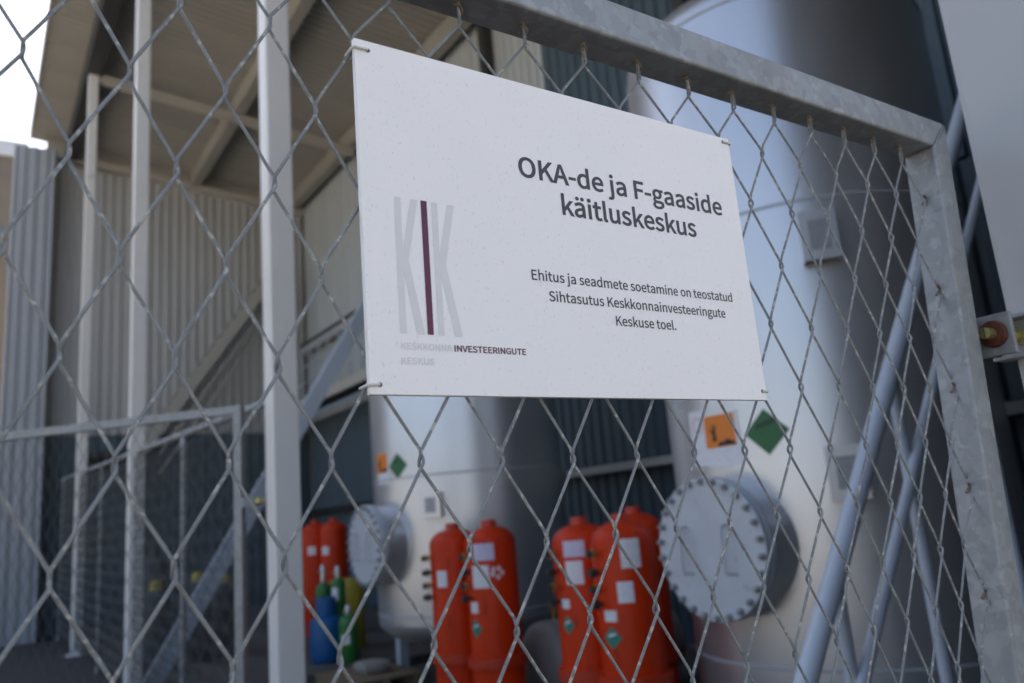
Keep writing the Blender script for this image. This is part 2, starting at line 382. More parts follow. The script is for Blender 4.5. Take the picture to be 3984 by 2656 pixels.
# tan flight of stairs against the back wall
st = thing('far_staircase', 'tan steel staircase with thin handrails climbing the back wall from a dark landing', 'staircase', (3.6, 17.6, .12))
q0, q1 = (2.85, 17.6, 3.56), (5.7, 17.6, 7.72)
for dy in (0, .7):
    b = MB(); b.beam((q0[0], q0[1] + dy, q0[2]), (q1[0], q1[1] + dy, q1[2]), .06, .24); b.build('stringer', 'beam', st)
first = None
b = MB(); b.box(1.75, 2.85, 17.55, 18.4, 3.42, 3.54); b.build('landing', 'darksteel_shade', st)
for x in (1.8, 2.75): b = MB(); b.box(x, x + .08, 17.9, 17.98, .12, 3.419); b.build('landing_leg', 'darksteel_shade', st)
for i in range(18):
    t = (i + .5) / 18; x, z = q0[0] + (q1[0] - q0[0]) * t, q0[2] + (q1[2] - q0[2]) * t
    if first is None: b = MB(); b.box(x - .12, x + .12, 17.64, 18.26, z - .02, z + .02); first = b.build('tread', 'darksteel_shade', st); f0 = (x, z)
    else: share(first, 'tread', (x - f0[0], 0, z - f0[1]), st)
for dz in (-.55, -.95):
    b = MB(); b.tube([(q0[0] + .3, 17.5, q0[2] + .44 + dz), (q1[0], 17.5, q1[2] + dz)], .02, 8); b.build('handrail', 'beam', st)
# long inclined brace
b = MB(); b.beam((1.60, 9.38, .04), (5.2, 9.38, 5.94), .10, .19); bo = b.build('steel_brace', 'bluepaint')
tag(bo, 'long pale blue-grey inclined steel brace behind the middle white post', 'brace')

# ------------------------------------------------------------------ sloping tube railing on the right
ns = thing('sloping_railing', 'sloping blue-grey tube railing with upright posts in front of the big right tank', 'railing', (2.2, 1.0, 0))
def hz(x): return 1.021 + (x - 1.935) * 1.295
b = MB(); b.tube([(1.52, 1.0, hz(1.52)), (4.6, 1.0, hz(4.6))], .033, 18); b.build('handrail', 'bluepaint', ns)
b = MB(); b.tube([(1.78, 1.0, hz(1.78) - .385), (4.6, 1.0, hz(4.6) - .385)], .021, 14); b.build('mid_rail', 'bluepaint', ns)
for x in (2.19, 2.70, 3.32, 3.95):
    b = MB(); b.tube([(x, 1.03, 0), (x, 1.03, hz(x) - .02)], .022, 12); b.box(x - .06, x + .06, .97, 1.09, 0, .032); b.build('railing_post', 'bluepaint', ns)
b = MB(); b.tube([(1.53, 1.0, .03), (1.53, 1.0, hz(1.52) + .01)], .03, 14); b.build('railing_post', 'bluepaint', ns)

# ================================================================== TANKS
def tank(cx, cy, mz, fx, label, green, org, white, plates, seams, fdy=0.0, zb=.62):
    t = thing('storage_tank', label, 'tank', (cx, cy, 0), 'silver storage tanks in the shed')
    Rr = 1.03
    prof = [(0.02, zb - .30)] + [(Rr * math.sin(R(a)), zb - .30 * math.cos(R(a))) for a in range(8, 90, 8)] + [(Rr, zb), (Rr, 4.62)] + \
           [(Rr * math.cos(R(a)), 4.62 + .42 * math.sin(R(a))) for a in range(8, 90, 8)] + [(.02, 5.04)]
    b = MB(); b.lathe(prof, (cx, cy, 0), 96); sh = b.build('shell', 'tank', t)
    for z in seams:
        b = MB(); b.lathe([(Rr - .01, z - .011), (Rr + .005, z - .008), (Rr + .005, z + .008), (Rr - .01, z + .011)], (cx, cy, 0), 96); b.build('weld_seam', 'seam', sh)
    for a in (45, 135, 225, 315):
        x, y = cx + .86 * math.cos(R(a)), cy + .86 * math.sin(R(a))
        b = MB(); b.box(x - .05, x + .05, y - .05, y + .05, .0, zb); b.box(x - .10, x + .10, y - .10, y + .10, 0, .015); b.build('leg', 'bluepaint', t)
    # manway: neck, ring flange, bolted cover, handles (faces -X)
    my = cy + fdy
    c = (fx, my, mz)
    nk = MB(); nk.lathe([(.382, -.75), (.382, -.03)], c, 64, '-X'); neck = nk.build('manway_neck', 'tank', t)
    b = MB(); b.lathe([(.33, -.085), (.396, -.085), (.40, -.081), (.40, -.049), (.396, -.045), (.33, -.045)], c, 72, '-X'); b.build('ring_flange', 'tank2', neck)
    b = MB(); b.lathe([(.355, -.0448), (.355, -.0402)], c, 48, '-X'); b.build('gasket', 'darkgap', neck)
    b = MB(); b.lathe([(.02, -.040), (.396, -.040), (.40, -.036), (.40, -.004), (.396, 0), (.02, 0)], c, 72, '-X'); cv = b.build('manway_cover', 'tank2', t)
    first = None
    for i in range(26):
        a = 2 * math.pi * (i + .5) / 26; y, z = math.cos(a) * .374, math.sin(a) * .374
        if first is None:
            b = MB(); b.lathe([(.021, .0005), (.021, .020), (.011, .0205), (.011, .034)], (fx, my + y, mz + z), 6, '-X', False)
            first = b.build('bolt', 'bolt', cv); f0 = (y, z)
        else: share(first, 'bolt', (0, y - f0[0], z - f0[1]), cv)
    for dy in (-.15, .17):
        b = MB(); q = [(fx + .002, my + dy, mz + .13), (fx - .05, my + dy, mz + .12), (fx - .055, my + dy, mz + .08), (fx - .055, my + dy, mz - .10), (fx - .05, my + dy, mz - .13), (fx + .002, my + dy - .03, mz - .135)]
        b.tube(q, .009, 8); b.build('handle', 'tank2', cv)
    # stickers
    g_a, g_z = green; gm = cyl_patch(cx, cy, Rr + .002, g_a, g_z, diamond(.265, .262)).build('green_hazard_label', 'green', t)
    cyl_patch(cx, cy, Rr + .0042, g_a, g_z + .035, [(-.062, .0), (-.055, -.016), (.05, .012), (.066, .034), (.055, .042), (-.05, .016)]).build('cylinder_symbol', 'darkgreen', gm)
    o_a, o_z = org
    wm = cyl_patch(cx, cy, Rr + .001, o_a + 1.0, o_z - .055, rect(.255, .31)).build('white_placard', 'label', t)
    om = cyl_patch(cx, cy, Rr + .0035, o_a, o_z, rect(.235, .192)).build('orange_hazard_label', 'hazorange', t)
    # withered tree over a dark ground mound
    tr = [(-.055, -.06), (-.052, -.02), (-.075, .02), (-.06, .012), (-.047, .0), (-.05, .05), (-.038, .02), (-.02, .045), (-.03, .0), (-.024, -.06)]
    cyl_patch(cx, cy, Rr + .0055, o_a, o_z, tr, sub=3).build('tree_symbol', 'black', om)
    cyl_patch(cx, cy, Rr + .0055, o_a, o_z, [(-.025, -.090), (.112, -.090), (.108, -.072), (.08, -.062), (.055, -.052), (.03, -.068), (0, -.066)], sub=3).build('mound_symbol', 'black', om)
    if white:
        wa, wz = white; wp = cyl_patch(cx, cy, Rr + .001, wa, wz, rect(.17, .34)).build('notice_placard', 'label', t)
        ring = [(.05 * math.cos(R(a)), .05 * math.sin(R(a))) for a in range(0, 360, 20)]
        cyl_patch(cx, cy, Rr + .0028, wa, wz + .08, ring).build('round_print', 'pinkprint', wp)
        cyl_patch(cx, cy, Rr + .0046, wa, wz + .08, [(x * .72, y * .72) for x, y in ring]).build('round_print_centre', 'label', wp)
    for pa, pz, ph in plates:
        ca, sa = math.cos(R(pa)), math.sin(R(pa)); ux = Vector((-sa, ca, 0)); nx = Vector((ca, sa, 0)); c0 = Vector((cx, cy, pz)) + nx * (Rr + .075)
        b = MB()
        def bx(u0, u1, n0, n1, z0, z1):
            q = [c0 + ux * u + nx * n + Vector((0, 0, z)) for u, n, z in ((u0, n0, z0), (u1, n0, z0), (u1, n1, z0), (u0, n1, z0))]
            b.hexa(q, [v + Vector((0, 0, z1 - z0)) for v in q])
        bx(-.10, .10, 0, .008, -ph / 2, ph / 2)
        bx(-.10, -.092, -.085, -.0005, -ph / 2, ph / 2); bx(.092, .10, -.085, -.0005, -ph / 2, ph / 2)
        pb = b.build('nameplate_bracket', 'tank', t)
        b = MB(); bx(-.055, .055, .0085, .0105, -ph * .30, ph * .30); b.build('nameplate', 'bolt', pb)
    return t
t2 = tank(4.65, 2.70, 1.29, 3.40, 'near silver tank at the right of the photo with large bolted manway cover', (-163.1, 1.908), (179.6, 1.955), (169.5, 1.93), ((-138.3, 2.962, .29), (-141.5, 1.64, .29)), (.63, 3.21, 4.6), 0, .34)
t1 = tank(4.45, 7.10, 1.40, 3.20, 'far silver tank beyond the sign, behind the first pair of orange cylinders', (-163.2, 2.153), (-178.8, 2.205), None, ((-140.6, 1.735, .24),), (.70, 2.03, 3.4))

# ================================================================== ORANGE GAS CYLINDERS
def orange(x, y, top, labels, label, zb=.02, valves=True, hue='orange', facing=-160):
    t = thing('gas_cylinder', label, 'gas cylinder', (x, y, zb), 'tall orange-red gas cylinders')
    rr = .20; zs = top - .062
    prof = [(.02, zb + .06), (.10, zb + .07), (rr, zb + .16), (rr, zs - .115)] + [(.03 + (rr - .03) * math.cos(R(a)), zs - .115 + .13 * math.sin(R(a))) for a in range(12, 90, 13)] + [(.02, zs + .016)]
    b = MB(); b.lathe(prof, (x, y, 0), 48); bd = b.build('body', hue, t)
    b = MB(); b.lathe([(.178, zb), (.19, zb), (.19, zb + .2), (.178, zb + .2)], (x, y, 0), 40); b.build('foot_ring', 'orangedk', t)
    b = MB(); b.lathe([(.199, zb + .46), (.232, zb + .463), (.232, zb + .535), (.199, zb + .538)], (x, y, 0), 40); b.build('lifting_band', 'orangedk', t)
    b = MB(); b.lathe([(.068, zs - .002), (.060, zs + .02), (.055, top), (.043, top), (.048, zs + .02), (.05, zs - .002)], (x, y, 0), 32); b.build('neck_guard', 'orangedk', t)
    b = MB(); b.lathe([(.03, zs + .02), (.03, zs + .045), (.022, zs + .047), (.022, zs + .055)], (x, y, 0), 12); b.build('top_valve', 'brass', t)
    if valves:
        for i, z in enumerate((1.29, 1.175, 1.075, .985)):
            a = R(facing); d = Vector((math.cos(a), math.sin(a), 0)); c = Vector((x, y, z))
            b = MB(); b.tube([c + d * .185, c + d * .255], .013, 10); b.tube([c + d * .235 - Vector((0, 0, .03)), c + d * .235 + Vector((0, 0, .03))], .013, 8)
            v = b.build('side_valve', ('brass', 'darkvalve', 'brass', 'darkvalve')[i], t)
            b = MB(); b.tube([c + d * .257, c + d * .275], .024, 10); b.build('valve_wheel', 'darkvalve', v)
    for kind, ang, z, wd, ht in labels:
        if kind == 'd':
            m0 = cyl_patch(x, y, rr + .001, ang, z, diamond(wd, ht)).build('diamond_label', 'teal', t)
            cyl_patch(x, y, rr + .003, ang, z, [(-wd * .24, .0), (wd * .2, .018), (wd * .26, .03), (-wd * .12, .022)]).build('label_stripe', 'label', m0)
        elif kind == 's':
            for dx, dz in ((-.02, .025), (.022, .03), (.012, -.03), (.045, -.002), (-.028, -.008)):
                cyl_patch(x, y, rr + .001, ang, z, [(px + dx, pz + dz) for px, pz in diamond(.038, .045)]).build('small_sticker', 'label', t)
        else:
            cyl_patch(x, y, rr + .001, ang, z, rect(wd, ht)).build('paper_label', 'lilac' if kind == 'l' else 'label', t)
    return t
orange(3.32, 4.919, 1.552, (('l', -138.5, 1.317, .17, .125), ('w', -148, 1.137, .14, .165), ('s', -112, 1.16, 0, 0), ('w', -171, .917, .08, .08), ('d', -169, .767, .12, .14)),
       'orange gas cylinder covered in white papers, right of the pair before the far tank', facing=178)
orange(3.256, 5.386, 1.552, (('w', -152.5, 1.123, .09, .125),), 'orange gas cylinder with one small label, left of the pair before the far tank', facing=168)
orange(3.416, 3.462, 1.522, (('w', -117.7, 1.28, .125, .175), ('w', -133.2, 1.052, .10, .125), ('w', -166.5, .915, .09, .066), ('d', -166.7, .788, .135, .135)),
       'orange gas cylinder with large white label, front of the trio beside the big manway', facing=176)
orange(3.426, 3.90, 1.522, (('l', -143.5, 1.318, .15, .105), ('w', -146, 1.166, .12, .15), ('w', -172, .969, .07, .06), ('d', -170, .836, .10, .12)),
       'orange gas cylinder with lilac and white labels, left of the trio beside the big manway', facing=170)
orange(4.03, 4.02, 1.56, (), 'unlabelled orange gas cylinder standing at the back of the trio', valves=False)
orange(4.257, 11.418, 1.77, (('w', -126, 1.324, .12, .12),), 'small-looking distant orange cylinder beside the middle white post, left of its pair', .12, valves=False)
orange(4.424, 11.10, 1.77, (('w', -151, 1.312, .12, .12),), 'small-looking distant orange cylinder next to the far manway cover, right of its pair', .12, valves=False)

# small bottles on the raised floor
def bottle(x, y, zb, top, rad, m_, capm, name, label, cat, neck=.17, lab=None, group=None):
    t = thing(name, label, cat, (x, y, zb), group)
    zs = top - neck
    prof = [(rad * .9, zb), (rad, zb + .02), (rad, zs - rad * .9)] + [(.03 + (rad - .03) * math.cos(R(a)), zs - rad * .9 + rad * .9 * math.sin(R(a))) for a in range(15, 91, 15)]
    b = MB(); b.lathe(prof, (x, y, 0), 28); b.build('body', m_, t)
    b = MB(); b.lathe([(.03, zs - .012), (.034, zs + .04), (.03, top - .02), (.02, top)], (x, y, 0), 14); b.tube([(x - .06, y - .01, top - .07), (x + .03, y, top - .07)], .014, 8); b.build('valve', capm, t)
    if lab: cyl_patch(x, y, rad + .001, lab[0], lab[1], rect(lab[2], lab[3])).build('paper_label', 'label', t)
    return t
gr = 'slim gas bottles beside the far manway'
bottle(3.60, 9.36, .12, 1.18, .10, 'greencyl', 'chrome', 'gas_bottle', 'green gas bottle with silver valve rising behind the blue canister', 'gas bottle', .22, None, gr)
bottle(3.66, 9.03, .12, 1.16, .085, 'greencyl', 'chrome', 'gas_bottle', 'green gas bottle with a white label just right of the blue canister', 'gas bottle', .14, (-140, .84, .08, .15), gr)
bottle(3.56, 8.50, .12, .74, .11, 'greencyl', 'chrome', 'gas_bottle', 'short green gas bottle under the far manway cover', 'gas bottle', .10, (-130, .38, .10, .10), gr)
yb = thing('yellow_drum', 'yellow drum half hidden behind the green bottles', 'drum', (4.0, 9.6, .12))
b = MB(); b.lathe([(.2, .12), (.21, .14), (.21, .53), (.215, .55), (.21, .57), (.21, .94), (.19, .97), (.02, .97)], (4.0, 9.6, 0), 32); b.build('body', 'yellow', yb)
b = MB(); b.lathe([(.03, .965), (.03, 1.0), (.02, 1.0)], (4.08, 9.55, 0), 12); b.build('bung', 'darkvalve', yb)
bc = thing('blue_canister', 'squat blue refrigerant canister with collar on the floor by the white post', 'gas canister', (3.428, 8.837, .12))
b = MB(); b.lathe([(.165, .12), (.175, .13), (.188, .17), (.192, .20), (.192, .54), (.178, .59), (.12, .625), (.02, .63)], (3.428, 8.837, 0), 36); b.build('body', 'bluecyl', bc)
b = MB(); b.lathe([(.115, .618), (.12, .70), (.115, .83), (.10, .83), (.092, .70), (.088, .618)], (3.428, 8.837, 0), 28); b.build('collar', 'bluecyl', bc)
b = MB(); b.lathe([(.02, .62), (.02, .76)], (3.428, 8.837, 0), 10); b.build('valve', 'brass', bc)

# pallet with sack under the far tank
pl = thing('wooden_pallet', 'wooden pallet on the floor beneath the far tank', 'pallet', (3.35, 7.5, .02))
for i in range(5): b = MB(); b.box(2.98, 3.78, 7.12 + i * .19, 7.26 + i * .19, .12, .142); b.build('board', 'wood', pl)
for i in range(3): b = MB(); b.box(3.0 + i * .34, 3.08 + i * .34, 7.12, 8.02, .02, .119); b.build('bearer', 'wood', pl)
bm = bmesh.new(); bmesh.ops.create_cube(bm, size=1); bmesh.ops.subdivide_edges(bm, edges=bm.edges[:], cuts=5, use_grid_fill=True)
for v in bm.verts:
    n = v.co.normalized() * .62; v.co = v.co.lerp(n, .45); v.co += Vector((random.uniform(-.02, .02), random.uniform(-.02, .02), random.uniform(-.02, .02)))
    v.co = Vector((3.42 + v.co.x * .30, 7.55 + v.co.y * .34, .142 + max(0, (v.co.z + .48) * .11)))
bm.verts.index_update(); b = MB(); b.add([v.co[:] for v in bm.verts], [[v.index for v in f.verts] for f in bm.faces], True); bm.free()
tag(b.build('cream_sack', 'sack'), 'slumped cream sack lying on the pallet under the far tank', 'sack')

# lying vessel between the orange groups
lv = thing('air_vessel', 'grey domed pressure vessel lying on saddles between the orange cylinders', 'pressure vessel', (4.2, 4.98, .02))
prof = [(.02, -.46)] + [(.30 * math.sin(R(a)), -.34 - .12 * math.cos(R(a))) for a in range(15, 90, 15)] + [(.30, -.34), (.30, .9)] + [(.30 * math.cos(R(a)), .9 + .12 * math.sin(R(a))) for a in range(15, 90, 15)] + [(.02, 1.02)]
b = MB(); b.lathe(prof, (4.15, 5.0, .42), 40, 'X'); b.build('shell', 'greyvessel', lv)
for x in (4.0, 4.85): b = MB(); b.box(x - .03, x + .03, 4.78, 5.22, .02, .25); b.build('saddle', 'darksteel_shade', lv)
b = MB(); b.tube([(3.93, 5.0, .70), (3.93, 5.0, .84)], .018, 10); b.tube([(3.88, 5.0, .80), (3.98, 5.0, .80)], .014, 8); b.build('valve', 'brass', lv)

# dim stores seen through the left fence
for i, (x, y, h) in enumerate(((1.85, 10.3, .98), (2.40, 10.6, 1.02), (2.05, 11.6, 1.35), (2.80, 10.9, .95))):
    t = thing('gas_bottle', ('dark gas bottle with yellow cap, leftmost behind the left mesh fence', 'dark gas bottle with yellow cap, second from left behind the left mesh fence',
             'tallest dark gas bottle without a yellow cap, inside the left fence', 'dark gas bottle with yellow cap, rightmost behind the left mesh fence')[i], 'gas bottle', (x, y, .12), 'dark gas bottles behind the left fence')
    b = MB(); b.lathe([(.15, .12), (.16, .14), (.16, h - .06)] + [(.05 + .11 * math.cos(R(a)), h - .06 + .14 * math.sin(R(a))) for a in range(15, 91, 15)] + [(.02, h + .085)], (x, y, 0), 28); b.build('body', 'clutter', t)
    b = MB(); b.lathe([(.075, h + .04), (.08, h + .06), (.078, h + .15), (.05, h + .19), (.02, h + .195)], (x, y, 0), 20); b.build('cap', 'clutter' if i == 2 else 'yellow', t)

# ================================================================== LEFT FENCE AND SECOND GATE
fn = thing('mesh_fence', 'chain-link fence with tube top rail running between the white posts on the left', 'fence', (1.43, 10, 0))
def ftop(y): return 2.41 + .049 * (y - 5.05)
FX, FY0, FY1 = 1.43, 4.18, 17.8
b = MB(); b.tube([(FX, FY0, ftop(FY0)), (FX, FY1, ftop(FY1))], .028, 12); b.build('top_rail', 'galv2', fn)
for y in (6.75, 12.0, 17.6): b = MB(); b.tube([(FX, y, 0), (FX, y, ftop(y) - .02)], .027, 12); b.build('post', 'galv2', fn)
b = MB(); n = int((FY1 - FY0) / .04)
for k in range(n):
    pts = []; r = 0; z = .1; y0 = FY0 + k * .04; top = ftop(y0) - .03
    while z < top: pts.append((FX - .03, y0 + (.04 if (r + k) % 2 else 0), z)); z += .0766; r += 1
    b.tube(pts, .0021, 3, False)
o = b.build('chain_link', 'wirefar', fn); o['kind'] = 'stuff'

g2 = thing('mesh_gate', 'second galvanised mesh gate standing open on the middle white post at lower left', 'gate', (1.257, 4.3, 0), 'galvanised mesh gates')
GD = Vector((-.714, .70, 0)); GN = Vector((.70, .714, 0)); G0 = Vector((1.262, 4.30, 0)); GL, GT, GB = 2.7, 2.35, .12
def gp2(t, z, n=0): return G0 + GD * t + GN * n + Vector((0, 0, z))
for nm, p, q in (('top_rail', gp2(0, GT - .025), gp2(GL, GT - .025)), ('bottom_rail', gp2(0, GB), gp2(GL, GB)), ('stile', gp2(.025, GB), gp2(.025, GT - .051)), ('stile', gp2(GL - .025, GB), gp2(GL - .025, GT - .051))):
    b = MB(); b.beam(p, q, .05, .05, (0, 0, 1) if 'rail' in nm else GD); b.build(nm, 'galv', g2)
firsts = {}
for k in range(int((GL - .06) / .04)):
    t0 = .04 + k * .04; par = k % 2
    if par not in firsts:
        pts = []; z = GB + .03; r = 0
        while z < GT - .04: pts.append(gp2(t0 + (.04 if (r + k) % 2 else 0), z, .004 if (r + k) % 2 else -.004)); z += .0766; r += 1
        b = MB(); b.tube(pts, .0019, 5, False); firsts[par] = (b.build('wire', 'wirefar', g2), t0)
    else:
        o, tt = firsts[par]; share(o, 'wire', GD * (t0 - tt), g2)
b = MB(); c = gp2(-.02, 1.77)
b.tube([c, c + Vector((.09, -.05, 0))], .012, 10); hg = b.build('hinge_bolt', 'zinc', g2)
b = MB(); b.tube([c + Vector((.045, -.03, 0)), c + Vector((.075, -.048, 0))], .026, 6); b.build('hinge_nut', 'zinc', hg)
b = MB(); b.box(c.x - .03, c.x + .012, c.y - .04, c.y + .01, c.z - .03, c.z + .03); b.build('hinge_plate', 'galv2', g2)

# ================================================================== NEAR GATE
gate = thing('mesh_gate', 'large galvanised chain-link gate in the foreground carrying the white sign', 'gate', (.3, 0, 0), 'galvanised mesh gates')
WX = [0.00337, 0.00501, -0.00193, -4e-05, 0.02584, -0.00491, -0.00588, -0.00691, -0.01894, -0.04475]
WZ = [-0.00056, -0.00741, 0.00263, 0.00506, 0.001, -9e-05, 0.00219, 0.00113, 0.01133, -0.00233]
def warp(c, r):
    """uneven stretch of the old mesh, and the sag of the leaf"""
    cc = min(14, max(-1, c)); rc = min(1.1, max(-3, r)); a = (cc - 6) / 8; q = (rc + .75) / 1.75
    bs = [a ** i * q ** j for i in range(4) for j in range(4) if i + j <= 3]
    dx = sum(x * y for x, y in zip(bs, WX)); dz = sum(x * y for x, y in zip(bs, WZ))
    dx -= max(0, r - 1.1) * .15318 * .088 * max(0, min(1, c / 14))
    return c * .08 + dx, 1.60977 - r * .15318 + dz
STX0, STS = 1.164, .0925          # inner face of the hinge stile: x at z = 2.07 and its lean
def stile_x(z): return STX0 - STS * (2.07 - z)
ZU = 2.0755                        # underside of the top rail
H = .026; XL = -.96; TW = .050
def fquad(x0, x1, z, y0, y1): return [(x0, y0, z), (x1, y0, z), (x1, y1, z), (x0, y1, z)]
b = MB()
bm = bmesh.new()
def bevelled_prism(outline, y0, y1, bev, name, m_, parent):
    bm = bmesh.new(); n = len(outline)
    a = [bm.verts.new((x, y0, z)) for x, z in outline]; c = [bm.verts.new((x, y1, z)) for x, z in outline]
    bm.faces.new(a); bm.faces.new(c[::-1])
    for i in range(n): bm.faces.new((a[(i + 1) % n], a[i], c[i], c[(i + 1) % n]))
    bmesh.ops.recalc_face_normals(bm, faces=bm.faces[:])
    bmesh.ops.bevel(bm, geom=bm.edges[:], offset=bev, segments=3, affect='EDGES', profile=.5)
    me = bpy.data.meshes.new(name); bm.to_mesh(me); bm.free(); me.materials.append(M[m_])
    for p in me.polygons: p.use_smooth = False
    return link(name, me, parent)
zt = ZU + TW
bevelled_prism([(XL, ZU), (stile_x(ZU) - .001, ZU - .004), (stile_x(zt) + .043, zt - .006), (XL, zt)], -H, H, .004, 'top_rail', 'galv', gate)
bevelled_prism([(stile_x(.1), .1), (stile_x(.1) + TW, .1), (stile_x(zt) + TW - .003, zt - .009), (stile_x(zt) + .044, zt - .0065), (stile_x(ZU) + .0005, ZU - .0045)], -H + .0008, H - .0008, .004, 'stile', 'galv', gate)
bevelled_prism([(XL - TW, .1), (XL - .001, .1), (XL - .001, zt), (XL - TW, zt)], -H, H, .004, 'stile', 'galv', gate)
bevelled_prism([(XL, .1), (stile_x(.12) - .001, .1), (stile_x(.15) - .001, .15), (XL, .15)], -H, H, .004, 'bottom_rail', 'galv', gate)
RT = -6; RB = 18
for k in range(-24, 29):
    pts = []; kk = None
    for r2 in range(RT, RB + 1):
        c2 = k if (k + r2) % 2 == 0 else k + 1
        right = c2 == k + 1; s = 1 if right else -1
        x, z = warp(c2 / 2, r2 / 2)
        x += random.uniform(-.0010, .0010); z += random.uniform(-.0018, .0018)
        lim = stile_x(z) + .008
        if x > lim: x = lim
        ya = .0026 * s; dx = .0004 * s
        if r2 == RT:
            j = .003 * (1 if right else -1)
            pts += [(x + j * .3, 0, ZU + .004), (x - j * .5, -.002 * s, ZU - .010), (x - j * .2, -.0026 * s, ZU - .028)]
            continue
        if r2 == RB: pts += [(x, 0, z), (x, 0, .148)]; continue
        pts += [(x + dx * .3, ya, z + .0060), (x + dx, ya * .7, z + .0028), (x + dx, -ya * .7, z - .0028), (x + dx * .3, -ya, z - .0060)]
    b = MB(); b.tube(pts, .00157, 7); b.build('wire', 'wire', gate)
# rusty tie loops where the mesh hangs from the rail
first = None
for c in range(-11, 15):
    x, z = warp(c, -3)
    if x > stile_x(ZU) - .02: continue
    b = MB(); b.tube([(x + .0035 * math.cos(i * .9), .0035 * math.sin(i * .9), ZU + .002 - i * .0021) for i in range(9)], .0019, 6); b.build('tie_loop', 'rustwire', gate)
# side loops at the stile
for r2 in range(-5, RB, 2):
    x, z = warp(14, r2 / 2); xi = stile_x(z)
    b = MB(); b.tube([(xi - .006, -.002, z + .006), (xi + .002, .0, z + .001), (xi - .006, .003, z - .008)], .0022, 6); b.build('tie_loop', 'rustwire', gate)
# adjustable hinge
zc = 1.765; xo = stile_x(zc) + TW
b = MB(); b.box(1.221, 1.229, -.056, .013, zc - .034, zc + .031, .0015); b.box(xo - .002, 1.2208, -.004, .012, zc - .034, zc + .031, .0015); hp = b.build('hinge_plate', 'galv', gate)
b = MB(); b.tube([(1.191, -.0285, zc), (1.312, -.0285, zc)], .0088, 18); hb = b.build('hinge_bolt', 'zinc', gate)
b = MB(); b.box(1.1903, 1.1909, -.0295, -.0275, zc - .0086, zc + .0086); b.build('bolt_slot', 'darkgap', hb)
b = MB(); b.lathe([(.010, .0), (.019, .001), (.021, .004), (.021, .008), (.010, .0095)], (1.2112, -.0285, zc), 24, 'X'); b.build('washer', 'rust', hb)
b = MB(); b.lathe([(.016, 0), (.0165, .002), (.0165, .014), (.016, .016)], (1.236, -.0285, zc), 6, 'X', False); b.build('nut', 'zinc', hb)
b = MB(); b.lathe([(.016, 0), (.0165, .002), (.0165, .012), (.016, .014)], (1.278, -.0285, zc), 6, 'X', False); b.build('nut', 'zinc', hb)
b = MB(); b.box(1.262, 1.2995, -.058, .0, zc + .026, zc + .031); b.box(1.262, 1.2995, -.058, .0, zc - .036, zc - .031); b.box(1.2955, 1.2997, -.058, .0, zc - .0308, zc + .0258); b.build('post_bracket', 'galv2', gate)

# ================================================================== SIGN
sign = thing('notice_sign', 'white rectangular sign board tied to the near gate, printed with grey and maroon KIK logo', 'sign', (.437, -.009, 1.66))
SX0, SX1, SZ0, SZ1, SY0, SY1 = .1872, .6870, 1.6595, 1.9910, -.0120, -.0062
b = MB(); b.box(SX0, SX1, SY0, SY1, SZ0, SZ1, .0006); board = b.build('board', 'board', sign)
YP = SY0 - .0003
def flat(outline, y=YP, th=.00015):
    b = MB(); n = len(outline)
    b.add([(x, y, z) for x, z in outline] + [(x, y + th, z) for x, z in outline], [tuple(range(n)), tuple(n + i for i in reversed(range(n)))] + [(i, n + i, n + (i + 1) % n, (i + 1) % n) for i in range(n)]); return b
K1 = [(.2190, 1.8402), (.2252, 1.8402), (.2249, 1.7895), (.2354, 1.8402), (.2424, 1.8402), (.2300, 1.7813), (.2422, 1.7138), (.2342, 1.7138), (.2246, 1.7698), (.2242, 1.7138), (.2180, 1.7138)]
K2 = [(.2565, 1.8404), (.2627, 1.8404), (.2620, 1.7886), (.2731, 1.8404), (.2804, 1.8404), (.2678, 1.7813), (.2804, 1.7137), (.2724, 1.7137), (.2618, 1.7707), (.2616, 1.7137), (.2554, 1.7137)]
for o_ in (K1, K2): flat(o_).build('logo_letter', 'greyprint', board)
flat([(.2455, 1.8404), (.2517, 1.8404), (.2506, 1.7138), (.2446, 1.7138)], YP - .0001).build('logo_letter', 'maroon', board)
